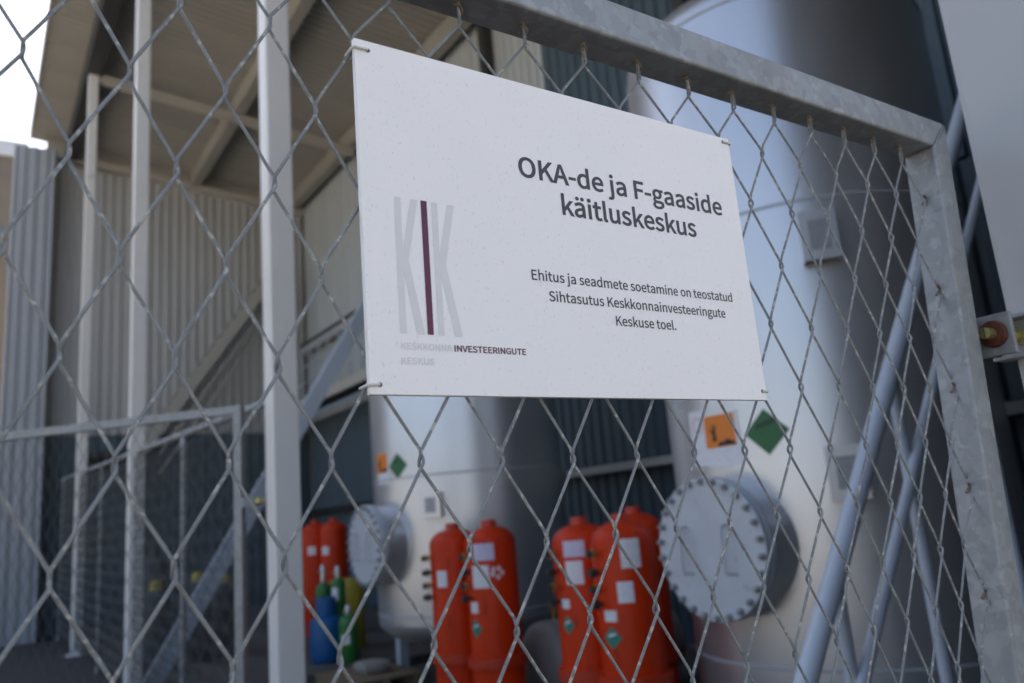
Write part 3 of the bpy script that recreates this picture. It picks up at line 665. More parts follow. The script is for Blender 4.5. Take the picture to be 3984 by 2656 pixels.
GLYPHS=["88 19 70 53 45 84 16 111 -16 111 -45 83 -70 52 -88 18 -89 -18 -69 -52 -45 -83 -16 -111 16 -111 45 -84 69 -53",
"-63 15 -48 42 -31 66 -11 87 11 87 31 65 48 41 63 15 63 -15 48 -41 31 -65 10 -87 -10 -87 -31 -66 -48 -42",
"65 0 0 162 88 106 154 -268 72 0 -185 319 161 194 -74 0 -215 -257 -1 0 0 257 -65 0",
"65 0 50 157 187 0 49 -157 69 0 -174 513 -73 0",
"25 79 51 174 3 0 52 -174 24 -79",
"179 0 0 49 -179 0",
"33 4 31 12 27 17 24 21 2 0 6 -45 53 0 0 557 -65 0 0 -146 4 -65 -25 18 -25 14 -27 9 -31 3 -62 -14 -52 -40 -37 -63 -13 -83 11 -85 32 -62 49 -39",
"-45 10 -33 28 -20 46 -7 61 8 60 24 46 35 30 43 10 23 -2 23 -7 23 -12 23 -19 0 -199 -24 -23 -23 -16 -25 -10",
"37 3 33 8 29 12 26 15 -22 43 -22 -13 -23 -9 -24 -6 -27 -2 -49 9 -39 27 -26 42 -12 55 257 0 2 36 -10 74 -29 56 -48 36 -64 13 -64 -14 -54 -40 -38 -63 -15 -83 15 -84 38 -63 58 -39",
"12 50 25 37 33 23 39 8 40 -8 30 -22 18 -37 6 -51",
"48 8 33 25 18 40 6 53 0 423 -64 0 0 -423 -2 -32 -7 -23 -15 -15 -23 -5 -10 0 -10 2 -9 2 -7 3 -13 -49 11 -4 13 -3 15 -2",
"17 3 14 8 9 14 3 17 -3 17 -9 13 -14 9 -17 3 -17 -3 -13 -9 -9 -13 -3 -17 3 -17 9 -14 13 -8",
"35 4 32 12 31 17 28 22 2 0 6 -46 53 0 0 234 -8 64 -23 49 -41 32 -60 11 -45 -5 -40 -11 -35 -16 -29 -18 24 -44 25 15 27 13 30 9 32 4 39 -8 24 -22 12 -30 4 -36 -105 -18 -72 -29 -43 -41 -13 -54 8 -46 23 -34 35 -21",
"-26 3 -21 11 -15 18 -5 28 9 33 29 27 53 21 81 14 0 -106 -27 -21 -26 -16 -25 -9",
"65 0 0 230 196 0 0 55 -196 0 0 174 231 0 0 54 -296 0",
"79 11 61 28 39 42 13 51 -8 40 -25 28 -42 17 -57 5 -75 0 -32 3 -21 9 -10 13 -4 16 2 15 5 11 8 11 10 9 13 -6 14 -4 15 -3 14 -1 55 10 44 26 29 42 11 55 -2 23 -6 22 -10 18 -13 15 78 0 0 49 -132 0 -11 4 -13 3 -14 2 -16 1 -55 -9 -45 -28 -31 -42 -11 -57 4 -32 11 -29 16 -23 18 -18 0 -3 -15 -12 -13 -17 -10 -19 -4 -23 3 -20 7 -18 11 -13 14 -11 0 -3 -24 -18 -18 -21 -11 -23 -3 -25 11 -43 32 -32 50 -19",
"-31 6 -26 18 -17 29 -7 37 7 38 17 28 26 17 31 6 32 -6 26 -17 17 -28 6 -38 -6 -37 -18 -29 -26 -18",
"-47 5 -34 13 -22 21 -7 28 2 16 7 17 12 16 17 15 13 -3 13 -1 12 -1 11 -1 66 0 33 -2 25 -8 14 -15 5 -23 -8 -29 -25 -24 -37 -17",
"34 4 33 12 31 17 28 22 2 0 6 -46 52 0 0 234 -7 64 -24 49 -41 32 -59 11 -45 -5 -40 -11 -36 -16 -29 -18 25 -44 24 15 28 13 30 9 32 4 39 -8 24 -22 12 -30 3 -36 -104 -18 -73 -29 -42 -41 -14 -54 9 -46 23 -34 35 -21",
"-26 3 -22 11 -14 18 -5 28 9 33 29 27 53 21 80 14 0 -106 -26 -21 -26 -16 -25 -9",
"35 4 32 12 31 17 28 22 2 0 6 -46 52 0 0 234 -7 64 -23 49 -41 32 -60 11 -45 -5 -40 -11 -35 -16 -29 -18 24 -44 24 15 28 13 30 9 32 4 39 -8 24 -22 12 -30 4 -36 -105 -18 -73 -29 -42 -41 -13 -54 8 -46 23 -34 35 -21",
"60 9 43 24 26 36 9 44 -10 45 -27 32 -37 21 -41 17 -31 12 -26 14 -18 17 -7 23 4 21 13 18 22 12 32 4 24 -2 21 -7 21 -11 20 -13 30 40 -23 16 -29 14 -31 10 -34 3 -56 -8 -41 -23 -25 -35 -9 -42 10 -42 25 -30 36 -21 40 -17 31 -12 28 -15 20 -20 7 -25 -4 -23 -14 -19 -24 -13 -33 -4 -32 3 -28 9 -27 15 -25 18 -31 -43 29 -20 35 -17 38 -11",
"64 0 0 380 -64 0",
"17 3 14 8 8 14 4 17 -4 17 -8 13 -14 9 -17 3 -17 -3 -14 -9 -8 -13 -3 -17 3 -17 8 -14 14 -8",
"-45 10 -33 28 -20 46 -7 61 8 60 24 46 35 30 43 10 23 -2 23 -7 23 -12 23 -19 0 -199 -23 -23 -24 -16 -25 -10",
"63 0 0 100 72 83 111 -183 70 0 -144 227 127 153 -72 0 -161 -200 -3 0 0 377 -63 0",
"34 4 32 12 31 17 29 22 2 0 5 -46 53 0 0 234 -8 64 -23 49 -41 32 -60 11 -44 -5 -41 -11 -35 -16 -29 -18 24 -44 25 15 27 13 30 9 33 4 38 -8 24 -22 13 -30 3 -36 -105 -18 -72 -29 -42 -41 -14 -54 8 -46 23 -34 35 -21",
"-27 3 -21 11 -14 18 -6 28 9 33 29 27 53 21 81 14 0 -106 -27 -21 -25 -16 -26 -9",
"16 3 12 8 9 12 3 16 -3 15 -9 12 -12 8 -16 3 -15 -3 -12 -8 -8 -12 -3 -15 3 -16 8 -12 12 -8",
"15 3 13 8 8 12 3 16 -3 15 -8 12 -13 8 -15 3 -16 -3 -12 -8 -8 -12 -3 -15 3 -16 8 -12 12 -8",
"65 0 0 380 -65 0",
"18 3 13 8 9 14 3 17 -3 17 -9 13 -13 9 -18 3 -17 -3 -13 -9 -9 -13 -3 -17 3 -17 9 -14 13 -8",
"18 1 18 3 18 5 17 5 -13 48 -10 -4 -11 -3 -12 -2 -10 -1 -28 5 -18 14 -10 23 -3 31 0 212 103 0 0 52 -103 0 0 107 -53 0 -7 -107 -61 -3 0 -49 57 0 0 -210 6 -52 18 -40 33 -26",
"12 0 10 2 8 1 7 2 -9 50 -4 -1 -4 -1 -3 0 -2 0 -7 2 -6 4 -3 9 -2 12 0 486 -64 0 0 -481 4 -36 12 -27 20 -16",
"36 5 33 14 29 21 27 29 2 0 5 -60 54 0 0 380 -64 0 0 -269 -26 -29 -25 -20 -25 -12 -27 -4 -32 6 -23 18 -12 31 -4 46 0 233 -65 0 0 -241 7 -64 21 -46 37 -29",
"60 9 43 24 26 36 9 44 -10 45 -27 32 -37 21 -41 17 -31 12 -26 14 -19 17 -6 23 4 21 13 18 22 12 31 4 24 -2 22 -7 21 -11 20 -13 30 40 -24 16 -28 14 -31 10 -34 3 -56 -8 -41 -23 -25 -35 -9 -42 10 -42 25 -30 36 -21 39 -17 32 -12 28 -15 20 -20 7 -25 -4 -23 -14 -19 -24 -13 -33 -4 -32 3 -29 9 -26 15 -25 18 -31 -43 29 -20 35 -17 37 -11",
"63 0 0 100 71 83 111 -183 70 0 -144 227 127 153 -72 0 -161 -200 -2 0 0 377 -63 0",
"37 3 32 8 30 12 26 15 -23 43 -21 -13 -23 -9 -24 -6 -27 -2 -49 9 -39 27 -27 42 -11 55 256 0 3 36 -10 74 -29 56 -48 36 -65 13 -63 -14 -54 -40 -39 -63 -14 -83 14 -84 39 -63 58 -39",
"13 50 25 37 33 23 39 8 39 -8 30 -22 19 -37 6 -51",
"60 9 43 24 26 36 9 44 -10 45 -27 32 -37 21 -41 17 -31 12 -26 14 -18 17 -7 23 4 21 13 18 22 12 32 4 24 -2 22 -7 20 -11 20 -13 31 40 -24 16 -28 14 -32 10 -34 3 -56 -8 -41 -23 -25 -35 -9 -42 10 -42 25 -30 36 -21 40 -17 31 -12 28 -15 20 -20 7 -25 -4 -23 -14 -19 -23 -13 -33 -4 -33 3 -28 9 -27 15 -25 18 -31 -43 30 -20 34 -17 38 -11",
"63 0 0 100 71 83 112 -183 69 0 -144 227 127 153 -71 0 -161 -200 -3 0 0 377 -63 0",
"36 5 32 14 30 21 27 29 2 0 5 -60 53 0 0 380 -64 0 0 -269 -25 -29 -25 -20 -25 -12 -27 -4 -33 6 -22 18 -13 31 -4 46 0 233 -64 0 0 -241 7 -64 21 -46 36 -29",
"59 9 43 24 27 36 9 44 -11 45 -26 32 -37 21 -42 17 -31 12 -26 14 -18 17 -7 23 5 21 13 18 22 12 31 4 24 -2 22 -7 20 -11 20 -13 31 40 -24 16 -28 14 -32 10 -34 3 -55 -8 -41 -23 -26 -35 -9 -42 10 -42 26 -30 35 -21 40 -17 31 -12 28 -15 20 -20 8 -25 -5 -23 -14 -19 -23 -13 -33 -4 -32 3 -29 9 -26 15 -26 18 -31 -43 30 -20 34 -17 38 -11",
"303 0 0 55 -239 0 0 187 195 0 0 56 -195 0 0 161 231 0 0 54 -295 0",
"64 0 0 276 27 25 25 18 25 11 27 4 32 -6 23 -18 13 -32 4 -46 0 -232 64 0 0 241 -7 64 -21 47 -37 28 -51 10 -37 -5 -33 -14 -29 -20 -27 -25 2 79 0 152 -64 0",
"18 1 18 3 17 5 17 5 -12 48 -10 -4 -11 -3 -12 -2 -11 -1 -28 5 -18 14 -10 23 -3 31 0 212 104 0 0 52 -104 0 0 107 -53 0 -7 -107 -60 -3 0 -49 57 0 0 -210 5 -52 18 -40 34 -26",
"36 5 33 14 29 21 27 29 2 0 5 -60 53 0 0 380 -63 0 0 -269 -26 -29 -25 -20 -25 -12 -27 -4 -33 6 -22 18 -13 31 -4 46 0 233 -64 0 0 -241 7 -64 21 -46 37 -29",
"59 9 44 24 26 36 9 44 -10 45 -27 32 -37 21 -42 17 -30 12 -27 14 -18 17 -6 23 4 21 13 18 22 12 31 4 24 -2 22 -7 21 -11 19 -13 31 40 -24 16 -28 14 -31 10 -34 3 -56 -8 -41 -23 -26 -35 -8 -42 9 -42 26 -30 35 -21 40 -17 32 -12 27 -15 20 -20 8 -25 -5 -23 -13 -19 -24 -13 -33 -4 -32 3 -29 9 -26 15 -26 18 -30 -43 29 -20 34 -17 38 -11",
"49 8 32 25 18 40 6 53 0 423 -64 0 0 -423 -2 -32 -7 -23 -15 -15 -23 -5 -10 0 -10 2 -8 2 -8 3 -13 -49 11 -4 13 -3 15 -2",
"-27 3 -21 11 -15 18 -5 28 9 33 29 27 53 21 81 14 0 -106 -27 -21 -26 -16 -25 -9",
"60 9 43 24 26 36 9 44 -10 45 -27 32 -37 21 -41 17 -31 12 -26 14 -18 17 -7 23 4 21 13 18 22 12 32 4 24 -2 22 -7 20 -11 20 -13 30 40 -23 16 -28 14 -32 10 -34 3 -56 -8 -41 -23 -25 -35 -9 -42 10 -42 25 -30 36 -21 40 -17 31 -12 28 -15 20 -20 7 -25 -4 -23 -14 -19 -24 -13 -33 -4 -32 3 -28 9 -27 15 -25 18 -31 -43 29 -20 35 -17 38 -11",
"36 3 33 8 29 12 26 15 -22 43 -22 -13 -23 -9 -24 -6 -26 -2 -50 9 -39 27 -26 42 -11 55 256 0 3 36 -10 74 -30 56 -47 36 -65 13 -63 -14 -55 -40 -38 -63 -14 -83 14 -84 39 -63 57 -39",
"13 50 24 37 33 23 39 8 40 -8 30 -22 18 -37 7 -51",
"34 4 33 12 31 17 28 22 2 0 6 -46 52 0 0 234 -7 64 -23 49 -41 32 -60 11 -45 -5 -40 -11 -35 -16 -29 -18 24 -44 24 15 28 13 30 9 32 4 39 -8 24 -22 12 -30 4 -36 -105 -18 -73 -29 -42 -41 -14 -54 9 -46 23 -34 35 -21",
"34 4 30 12 28 17 24 21 2 0 6 -45 52 0 0 557 -64 0 0 -146 3 -65 -24 18 -25 14 -27 9 -31 3 -62 -14 -53 -40 -36 -63 -13 -83 11 -85 31 -62 50 -39",
"-44 10 -33 28 -21 46 -7 61 9 60 23 46 35 30 43 10 24 -2 23 -7 22 -12 24 -19 0 -199 -24 -23 -24 -16 -24 -10",
"64 0 0 276 26 26 24 18 24 10 22 4 31 -6 22 -18 13 -32 4 -46 0 -232 64 0 0 276 26 26 24 18 24 10 22 4 32 -6 22 -18 13 -32 4 -46 0 -232 64 0 0 241 -7 64 -22 47 -36 28 -50 10 -34 -5 -32 -15 -30 -23 -30 -30 -15 31 -22 22 -29 15 -39 5 -33 -5 -31 -14 -28 -21 -27 -25 -1 0 -6 55 -53 0",
"36 3 33 8 29 12 26 15 -22 43 -22 -13 -23 -9 -24 -6 -26 -2 -50 9 -39 27 -26 42 -12 55 257 0 3 36 -10 74 -30 56 -48 36 -64 13 -64 -14 -54 -40 -38 -63 -15 -83 15 -84 38 -63 58 -39",
"19 1 18 3 17 5 17 5 -12 48 -11 -4 -11 -3 -11 -2 -11 -1 -28 5 -18 14 -10 23 -3 31 0 212 104 0 0 52 -104 0 0 107 -53 0 -7 -107 -60 -3 0 -49 57 0 0 -210 5 -52 18 -40 34 -26",
"12 50 25 37 33 23 39 8 40 -8 30 -22 18 -37 7 -51",
"59 9 43 24 27 36 9 44 -11 45 -26 32 -37 21 -42 17 -31 12 -26 14 -18 17 -7 23 4 21 13 18 22 12 32 4 24 -2 22 -7 20 -11 20 -13 31 40 -24 16 -28 14 -32 10 -34 3 -55 -8 -42 -23 -25 -35 -9 -42 10 -42 26 -30 35 -21 40 -17 31 -12 28 -15 20 -20 8 -25 -5 -23 -14 -19 -23 -13 -33 -4 -32 3 -29 9 -27 15 -25 18 -31 -43 30 -20 34 -17 38 -11",
"67 13 56 39 38 63 15 84 -15 85 -38 62 -56 40 -67 13 -67 -13 -56 -40 -39 -62 -14 -85 14 -84 39 -63 56 -39",
"-45 11 -35 29 -22 46 -8 60 8 60 22 46 35 30 45 10 45 -10 35 -30 22 -46 8 -60 -8 -60 -22 -46 -35 -29",
"18 1 19 3 17 5 17 5 -13 48 -10 -4 -11 -3 -11 -2 -11 -1 -28 5 -18 14 -10 23 -3 31 0 212 104 0 0 52 -104 0 0 107 -53 0 -7 -107 -60 -3 0 -49 57 0 0 -210 5 -52 18 -40 34 -26",
"34 4 33 12 30 17 29 22 2 0 6 -46 52 0 0 234 -7 64 -24 49 -41 32 -60 11 -44 -5 -40 -11 -36 -16 -29 -18 25 -44 24 15 28 13 30 9 32 4 39 -8 24 -22 12 -30 3 -36 -104 -18 -73 -29 -42 -41 -14 -54 9 -46 23 -34 35 -21",
"64 0 0 276 25 26 25 18 23 10 22 4 32 -6 22 -18 13 -32 4 -46 0 -232 64 0 0 276 26 26 24 18 23 10 23 4 31 -6 22 -18 13 -32 4 -46 0 -232 64 0 0 241 -7 64 -21 47 -36 28 -51 10 -34 -5 -31 -15 -31 -23 -30 -30 -14 31 -22 22 -30 15 -39 5 -33 -5 -30 -14 -29 -21 -26 -25 -2 0 -6 55 -52 0",
"64 0 0 276 27 25 24 18 25 11 28 4 32 -6 23 -18 13 -32 4 -46 0 -232 64 0 0 241 -7 64 -22 47 -36 28 -52 10 -36 -5 -33 -14 -30 -21 -28 -25 -2 0 -6 55 -52 0",
"36 3 33 8 29 12 27 15 -23 43 -22 -13 -22 -9 -25 -6 -26 -2 -50 9 -39 27 -26 42 -11 55 256 0 3 36 -10 74 -30 56 -47 36 -65 13 -63 -14 -55 -40 -38 -63 -14 -83 14 -84 39 -63 58 -39",
"13 50 24 37 34 23 38 8 40 -8 30 -22 18 -37 7 -51",
"67 13 56 39 39 63 14 84 -14 85 -39 62 -56 40 -67 13 -66 -13 -56 -40 -39 -62 -14 -85 14 -84 39 -63 56 -39",
"-45 11 -34 29 -23 46 -8 60 8 60 23 46 34 30 45 10 45 -10 35 -30 23 -46 8 -60 -8 -60 -23 -46 -35 -29",
"64 0 0 276 27 25 25 18 25 11 27 4 33 -6 22 -18 13 -32 4 -46 0 -232 64 0 0 241 -7 64 -21 47 -37 28 -51 10 -37 -5 -33 -14 -30 -21 -28 -25 -1 0 -7 55 -52 0",
"18 1 18 3 18 5 17 5 -13 48 -10 -4 -11 -3 -11 -2 -11 -1 -28 5 -18 14 -10 23 -3 31 0 212 104 0 0 52 -104 0 0 107 -53 0 -7 -107 -61 -3 0 -49 57 0 0 -210 6 -52 18 -40 33 -26",
"36 3 33 8 30 12 26 15 -23 43 -21 -13 -23 -9 -24 -6 -27 -2 -49 9 -39 27 -27 42 -11 55 256 0 3 36 -10 74 -29 56 -48 36 -65 13 -63 -14 -54 -40 -39 -63 -14 -83 14 -84 39 -63 58 -39",
"66 13 57 39 38 63 15 84 -15 85 -38 62 -57 40 -66 13 -67 -13 -56 -40 -39 -62 -14 -85 14 -84 39 -63 56 -39",
"18 1 18 3 18 5 17 5 -13 48 -10 -4 -11 -3 -11 -2 -11 -1 -28 5 -18 14 -10 23 -3 31 0 212 104 0 0 52 -104 0 0 107 -53 0 -7 -107 -60 -3 0 -49 56 0 0 -210 6 -52 18 -40 33 -26",
"34 4 33 12 30 17 29 22 2 0 5 -46 53 0 0 234 -8 64 -23 49 -41 32 -60 11 -44 -5 -41 -11 -35 -16 -29 -18 25 -44 24 15 27 13 31 9 32 4 38 -8 24 -22 13 -30 3 -36 -105 -18 -72 -29 -42 -41 -14 -54 8 -46 23 -34 35 -21",
"-27 3 -21 11 -14 18 -5 28 8 33 29 27 53 21 81 14 0 -106 -27 -21 -25 -16 -26 -9",
"18 1 19 3 17 5 17 5 -12 48 -11 -4 -11 -3 -11 -2 -11 -1 -28 5 -18 14 -10 23 -3 31 0 212 104 0 0 52 -104 0 0 107 -53 0 -7 -107 -60 -3 0 -49 57 0 0 -210 5 -52 18 -40 34 -26",
"36 5 32 14 30 21 27 29 2 0 5 -60 53 0 0 380 -63 0 0 -269 -26 -29 -25 -20 -25 -12 -27 -4 -33 6 -22 18 -13 31 -4 46 0 233 -64 0 0 -241 7 -64 21 -46 36 -29",
"33 4 31 12 27 17 25 21 2 0 5 -45 53 0 0 557 -65 0 0 -146 4 -65 -25 18 -25 14 -26 9 -31 3 -63 -14 -52 -40 -36 -63 -14 -83 11 -85 32 -62 49 -39",
"-45 10 -33 28 -20 46 -7 61 9 60 23 46 35 30 43 10 23 -2 23 -7 23 -12 23 -19 0 -199 -23 -23 -24 -16 -24 -10",
"72 11 55 31 35 47 12 57 -8 50 -22 37 -34 28 -41 22 -73 31 -31 14 -27 17 -20 23 -8 32 7 31 19 24 31 14 39 6 34 -4 31 -9 27 -15 25 -20 34 41 -30 26 -36 20 -41 13 -44 4 -64 -10 -52 -28 -33 -43 -13 -54 10 -50 25 -37 33 -26 37 -19 73 -32 34 -16 28 -18 18 -24 6 -34 -7 -34 -21 -26 -34 -17 -45 -6 -40 4 -37 13 -35 20 -30 26 -38 -44 36 -32 42 -24 48 -15",
"65 0 0 276 26 25 25 18 25 11 27 4 33 -6 22 -18 13 -32 5 -46 0 -232 63 0 0 241 -7 64 -21 47 -36 28 -52 10 -37 -5 -32 -14 -30 -20 -27 -25 3 79 0 152 -65 0",
"34 4 33 12 31 17 28 22 2 0 6 -46 52 0 0 234 -7 64 -24 49 -41 32 -59 11 -45 -5 -40 -11 -35 -16 -30 -18 25 -44 24 15 28 13 30 9 32 4 39 -8 24 -22 12 -30 4 -36 -105 -18 -73 -29 -42 -41 -14 -54 9 -46 23 -34 35 -21",
"-26 3 -22 11 -14 18 -5 28 9 33 29 27 53 21 81 14 0 -106 -27 -21 -26 -16 -25 -9",
"60 9 43 24 26 36 9 44 -10 45 -27 32 -37 21 -41 17 -31 12 -26 14 -19 17 -6 23 4 21 13 18 22 12 31 4 24 -2 22 -7 21 -11 19 -13 31 40 -24 16 -28 14 -31 10 -34 3 -56 -8 -41 -23 -26 -35 -8 -42 9 -42 26 -30 36 -21 39 -17 32 -12 28 -15 20 -20 7 -25 -4 -23 -14 -19 -24 -13 -33 -4 -32 3 -29 9 -26 15 -26 18 -30 -43 29 -20 35 -17 37 -11",
"36 5 32 14 30 21 27 29 2 0 5 -60 53 0 0 380 -63 0 0 -269 -26 -29 -25 -20 -25 -12 -27 -4 -33 6 -22 18 -13 31 -4 46 0 233 -64 0 0 -241 7 -64 21 -46 37 -29",
"18 1 18 3 17 5 17 5 -12 48 -10 -4 -12 -3 -11 -2 -11 -1 -28 5 -18 14 -10 23 -3 31 0 212 104 0 0 52 -104 0 0 107 -53 0 -7 -107 -60 -3 0 -49 57 0 0 -210 5 -52 18 -40 34 -26",
"59 9 44 24 26 36 9 44 -10 45 -27 32 -37 21 -42 17 -30 12 -27 14 -18 17 -7 23 5 21 13 18 22 12 31 4 24 -2 22 -7 21 -11 19 -13 31 40 -24 16 -28 14 -31 10 -34 3 -56 -8 -41 -23 -26 -35 -8 -42 9 -42 26 -30 35 -21 40 -17 32 -12 27 -15 20 -20 8 -25 -5 -23 -14 -19 -23 -13 -33 -4 -32 3 -29 9 -26 15 -26 18 -30 -43 29 -20 34 -17 38 -11",
"36 3 33 8 29 12 26 15 -22 43 -22 -13 -23 -9 -24 -6 -26 -2 -50 9 -39 27 -26 42 -11 55 256 0 3 36 -10 74 -30 56 -47 36 -65 13 -64 -14 -54 -40 -38 -63 -14 -83 14 -84 39 -63 57 -39",
"59 9 44 24 26 36 9 44 -10 45 -27 32 -37 21 -42 17 -30 12 -27 14 -18 17 -7 23 5 21 13 18 22 12 31 4 24 -2 22 -7 21 -11 19 -13 31 40 -24 16 -28 14 -31 10 -35 3 -55 -8 -41 -23 -26 -35 -8 -42 9 -42 26 -30 35 -21 40 -17 31 -12 28 -15 20 -20 8 -25 -5 -23 -14 -19 -23 -13 -33 -4 -32 3 -29 9 -26 15 -26 18 -31 -43 30 -20 34 -17 38 -11",
"63 0 0 100 72 83 111 -183 69 0 -143 227 127 153 -72 0 -161 -200 -3 0 0 377 -63 0",
"67 13 56 39 39 63 14 84 -14 85 -39 62 -56 40 -67 13 -67 -13 -56 -40 -38 -62 -15 -85 15 -84 38 -63 56 -39",
"-45 11 -35 29 -22 46 -8 60 8 60 22 46 35 30 45 10 45 -10 35 -30 23 -46 8 -60 -8 -60 -23 -46 -35 -29",
"64 0 0 276 27 25 24 18 25 11 28 4 32 -6 23 -18 13 -32 4 -46 0 -232 64 0 0 241 -7 64 -22 47 -36 28 -52 10 -36 -5 -33 -14 -30 -21 -28 -25 -1 0 -7 55 -52 0",
"64 0 0 276 27 25 25 18 25 11 27 4 32 -6 23 -18 13 -32 4 -46 0 -232 64 0 0 241 -7 64 -21 47 -37 28 -51 10 -37 -5 -33 -14 -30 -21 -28 -25 -1 0 -7 55 -52 0",
"17 3 13 8 9 14 3 17 -3 17 -9 13 -13 9 -17 3 -18 -3 -13 -9 -8 -13 -3 -17 3 -17 8 -14 13 -8",
"75 0 134 380 -63 0 -72 -216 -35 -112 -3 0 -35 112 -72 216 -66 0",
"36 3 33 8 29 12 27 15 -23 43 -22 -13 -22 -9 -25 -6 -26 -2 -50 9 -39 27 -26 42 -11 55 256 0 3 36 -10 74 -29 56 -48 36 -65 13 -63 -14 -55 -40 -38 -63 -14 -83 14 -84 39 -63 58 -39",
"13 50 25 37 33 23 38 8 40 -8 30 -22 19 -37 6 -51",
"60 9 43 24 26 36 9 44 -10 45 -27 32 -37 21 -41 17 -31 12 -26 14 -18 17 -7 23 4 21 13 18 22 12 32 4 24 -2 21 -7 21 -11 20 -13 30 40 -23 16 -29 14 -31 10 -34 3 -56 -8 -41 -23 -25 -35 -9 -42 10 -42 25 -30 36 -21 40 -17 31 -12 28 -15 20 -20 7 -25 -4 -23 -14 -19 -24 -13 -33 -4 -32 3 -28 9 -27 15 -25 18 -31 -43 29 -20 35 -17 37 -11",
"18 1 18 3 18 5 16 5 -12 48 -10 -4 -11 -3 -12 -2 -11 -1 -27 5 -19 14 -9 23 -3 31 0 212 103 0 0 52 -103 0 0 107 -54 0 -7 -107 -60 -3 0 -49 57 0 0 -210 5 -52 19 -40 33 -26",
"64 0 0 244 21 41 24 28 26 15 24 5 11 -1 9 -1 8 -2 9 -3 12 56 -9 4 -9 2 -11 2 -11 0 -31 -6 -29 -15 -26 -25 -22 -33 -2 0 -6 69 -52 0",
"64 0 0 276 27 25 25 18 24 11 28 4 32 -6 23 -18 13 -32 4 -46 0 -232 64 0 0 241 -7 64 -21 47 -37 28 -52 10 -36 -5 -33 -14 -30 -21 -28 -25 -1 0 -7 55 -52 0",
"80 11 61 28 38 42 14 51 -9 40 -25 28 -41 17 -58 5 -75 0 -32 3 -20 9 -11 13 -3 16 2 15 5 11 8 11 9 9 14 -6 14 -4 14 -3 14 -1 55 10 45 26 29 42 11 55 -2 23 -7 22 -10 18 -12 15 78 0 0 49 -133 0 -11 4 -12 3 -15 2 -16 1 -54 -9 -45 -28 -31 -42 -12 -57 4 -32 12 -29 16 -23 18 -18 0 -3 -15 -12 -14 -17 -9 -19 -4 -23 3 -20 7 -18 11 -13 13 -11 0 -3 -24 -18 -17 -21 -11 -23 -4 -25 12 -43 32 -32 50 -19",
"-30 6 -26 18 -18 29 -6 37 6 38 18 28 25 17 31 6 32 -6 26 -17 17 -28 7 -38 -7 -37 -17 -29 -26 -18",
"-46 5 -35 13 -21 21 -8 28 2 16 7 17 12 16 18 15 13 -3 12 -1 13 -1 11 -1 66 0 33 -2 24 -8 15 -15 5 -23 -9 -29 -24 -24 -38 -17",
"37 5 32 14 29 21 28 29 2 0 5 -60 53 0 0 380 -64 0 0 -269 -26 -29 -24 -20 -25 -12 -28 -4 -32 6 -22 18 -13 31 -4 46 0 233 -65 0 0 -241 7 -64 22 -46 36 -29",
"64 0 0 162 88 106 154 -268 73 0 -186 319 161 194 -73 0 -215 -257 -2 0 0 257 -64 0",
"13 50 24 37 34 23 38 8 40 -8 30 -22 19 -37 6 -51",
"60 9 43 24 26 36 9 44 -10 45 -27 32 -37 21 -41 17 -31 12 -26 14 -19 17 -6 23 4 21 13 18 22 12 31 4 24 -2 22 -7 21 -11 20 -13 30 40 -24 16 -28 14 -31 10 -34 3 -56 -8 -41 -23 -26 -35 -8 -42 10 -42 25 -30 36 -21 39 -17 32 -12 28 -15 20 -20 7 -25 -4 -23 -14 -19 -24 -13 -33 -4 -32 3 -29 9 -26 15 -25 18 -31 -43 29 -20 35 -17 37 -11",
"64 0 0 100 71 83 111 -183 70 0 -144 227 127 153 -72 0 -161 -200 -2 0 0 377 -64 0",
"59 9 43 24 27 36 9 44 -11 45 -26 32 -38 21 -41 17 -31 12 -26 14 -18 17 -7 23 4 21 13 18 22 12 32 4 24 -2 22 -7 20 -11 20 -13 31 40 -24 16 -28 14 -32 10 -34 3 -56 -8 -41 -23 -25 -35 -9 -42 10 -42 25 -30 36 -21 40 -17 31 -12 28 -15 20 -20 8 -25 -5 -23 -14 -19 -23 -13 -33 -4 -32 3 -29 9 -27 15 -25 18 -31 -43 30 -20 34 -17 38 -11",
"12 0 10 2 8 1 7 2 -9 50 -4 -1 -4 -1 -2 0 -3 0 -7 2 -5 4 -4 9 -2 12 0 486 -64 0 0 -481 4 -36 12 -27 21 -16",
"18 3 14 10 10 16 4 19 -4 20 -10 16 -14 10 -18 3 -18 -3 -15 -10 -10 -16 -3 -20 3 -19 10 -16 15 -10",
"303 0 0 55 -238 0 0 187 194 0 0 56 -194 0 0 161 231 0 0 54 -296 0",
"72 11 55 31 35 47 12 57 -8 50 -22 37 -34 28 -42 22 -72 31 -31 14 -27 17 -20 23 -8 32 7 31 19 24 31 14 39 6 34 -4 31 -9 27 -15 25 -20 34 41 -30 26 -36 20 -41 13 -44 4 -65 -10 -51 -28 -34 -43 -12 -54 10 -50 25 -37 33 -26 37 -19 73 -32 34 -16 28 -18 18 -24 6 -34 -7 -34 -21 -26 -34 -17 -46 -6 -39 4 -38 13 -34 20 -30 26 -39 -44 37 -32 42 -24 48 -15",
"64 0 0 162 89 106 154 -268 72 0 -186 319 161 194 -73 0 -215 -257 -2 0 0 257 -64 0",
"61 0 0 270 -7 160 2 0 56 -106 187 -324 66 0 0 513 -61 0 0 -267 9 -162 -4 0 -55 106 -188 323 -66 0",
"61 0 0 270 -8 160 3 0 55 -106 187 -324 66 0 0 513 -61 0 0 -267 9 -162 -4 0 -55 106 -188 323 -65 0",
"65 0 50 157 188 0 49 -157 68 0 -174 513 -72 0",
"64 0 0 513 -64 0",
"61 0 0 270 -8 160 3 0 55 -106 187 -324 67 0 0 513 -62 0 0 -267 9 -162 -3 0 -56 106 -187 323 -66 0",
"75 0 163 513 -66 0 -82 -278 -50 -169 -3 0 -50 169 -83 278 -68 0",
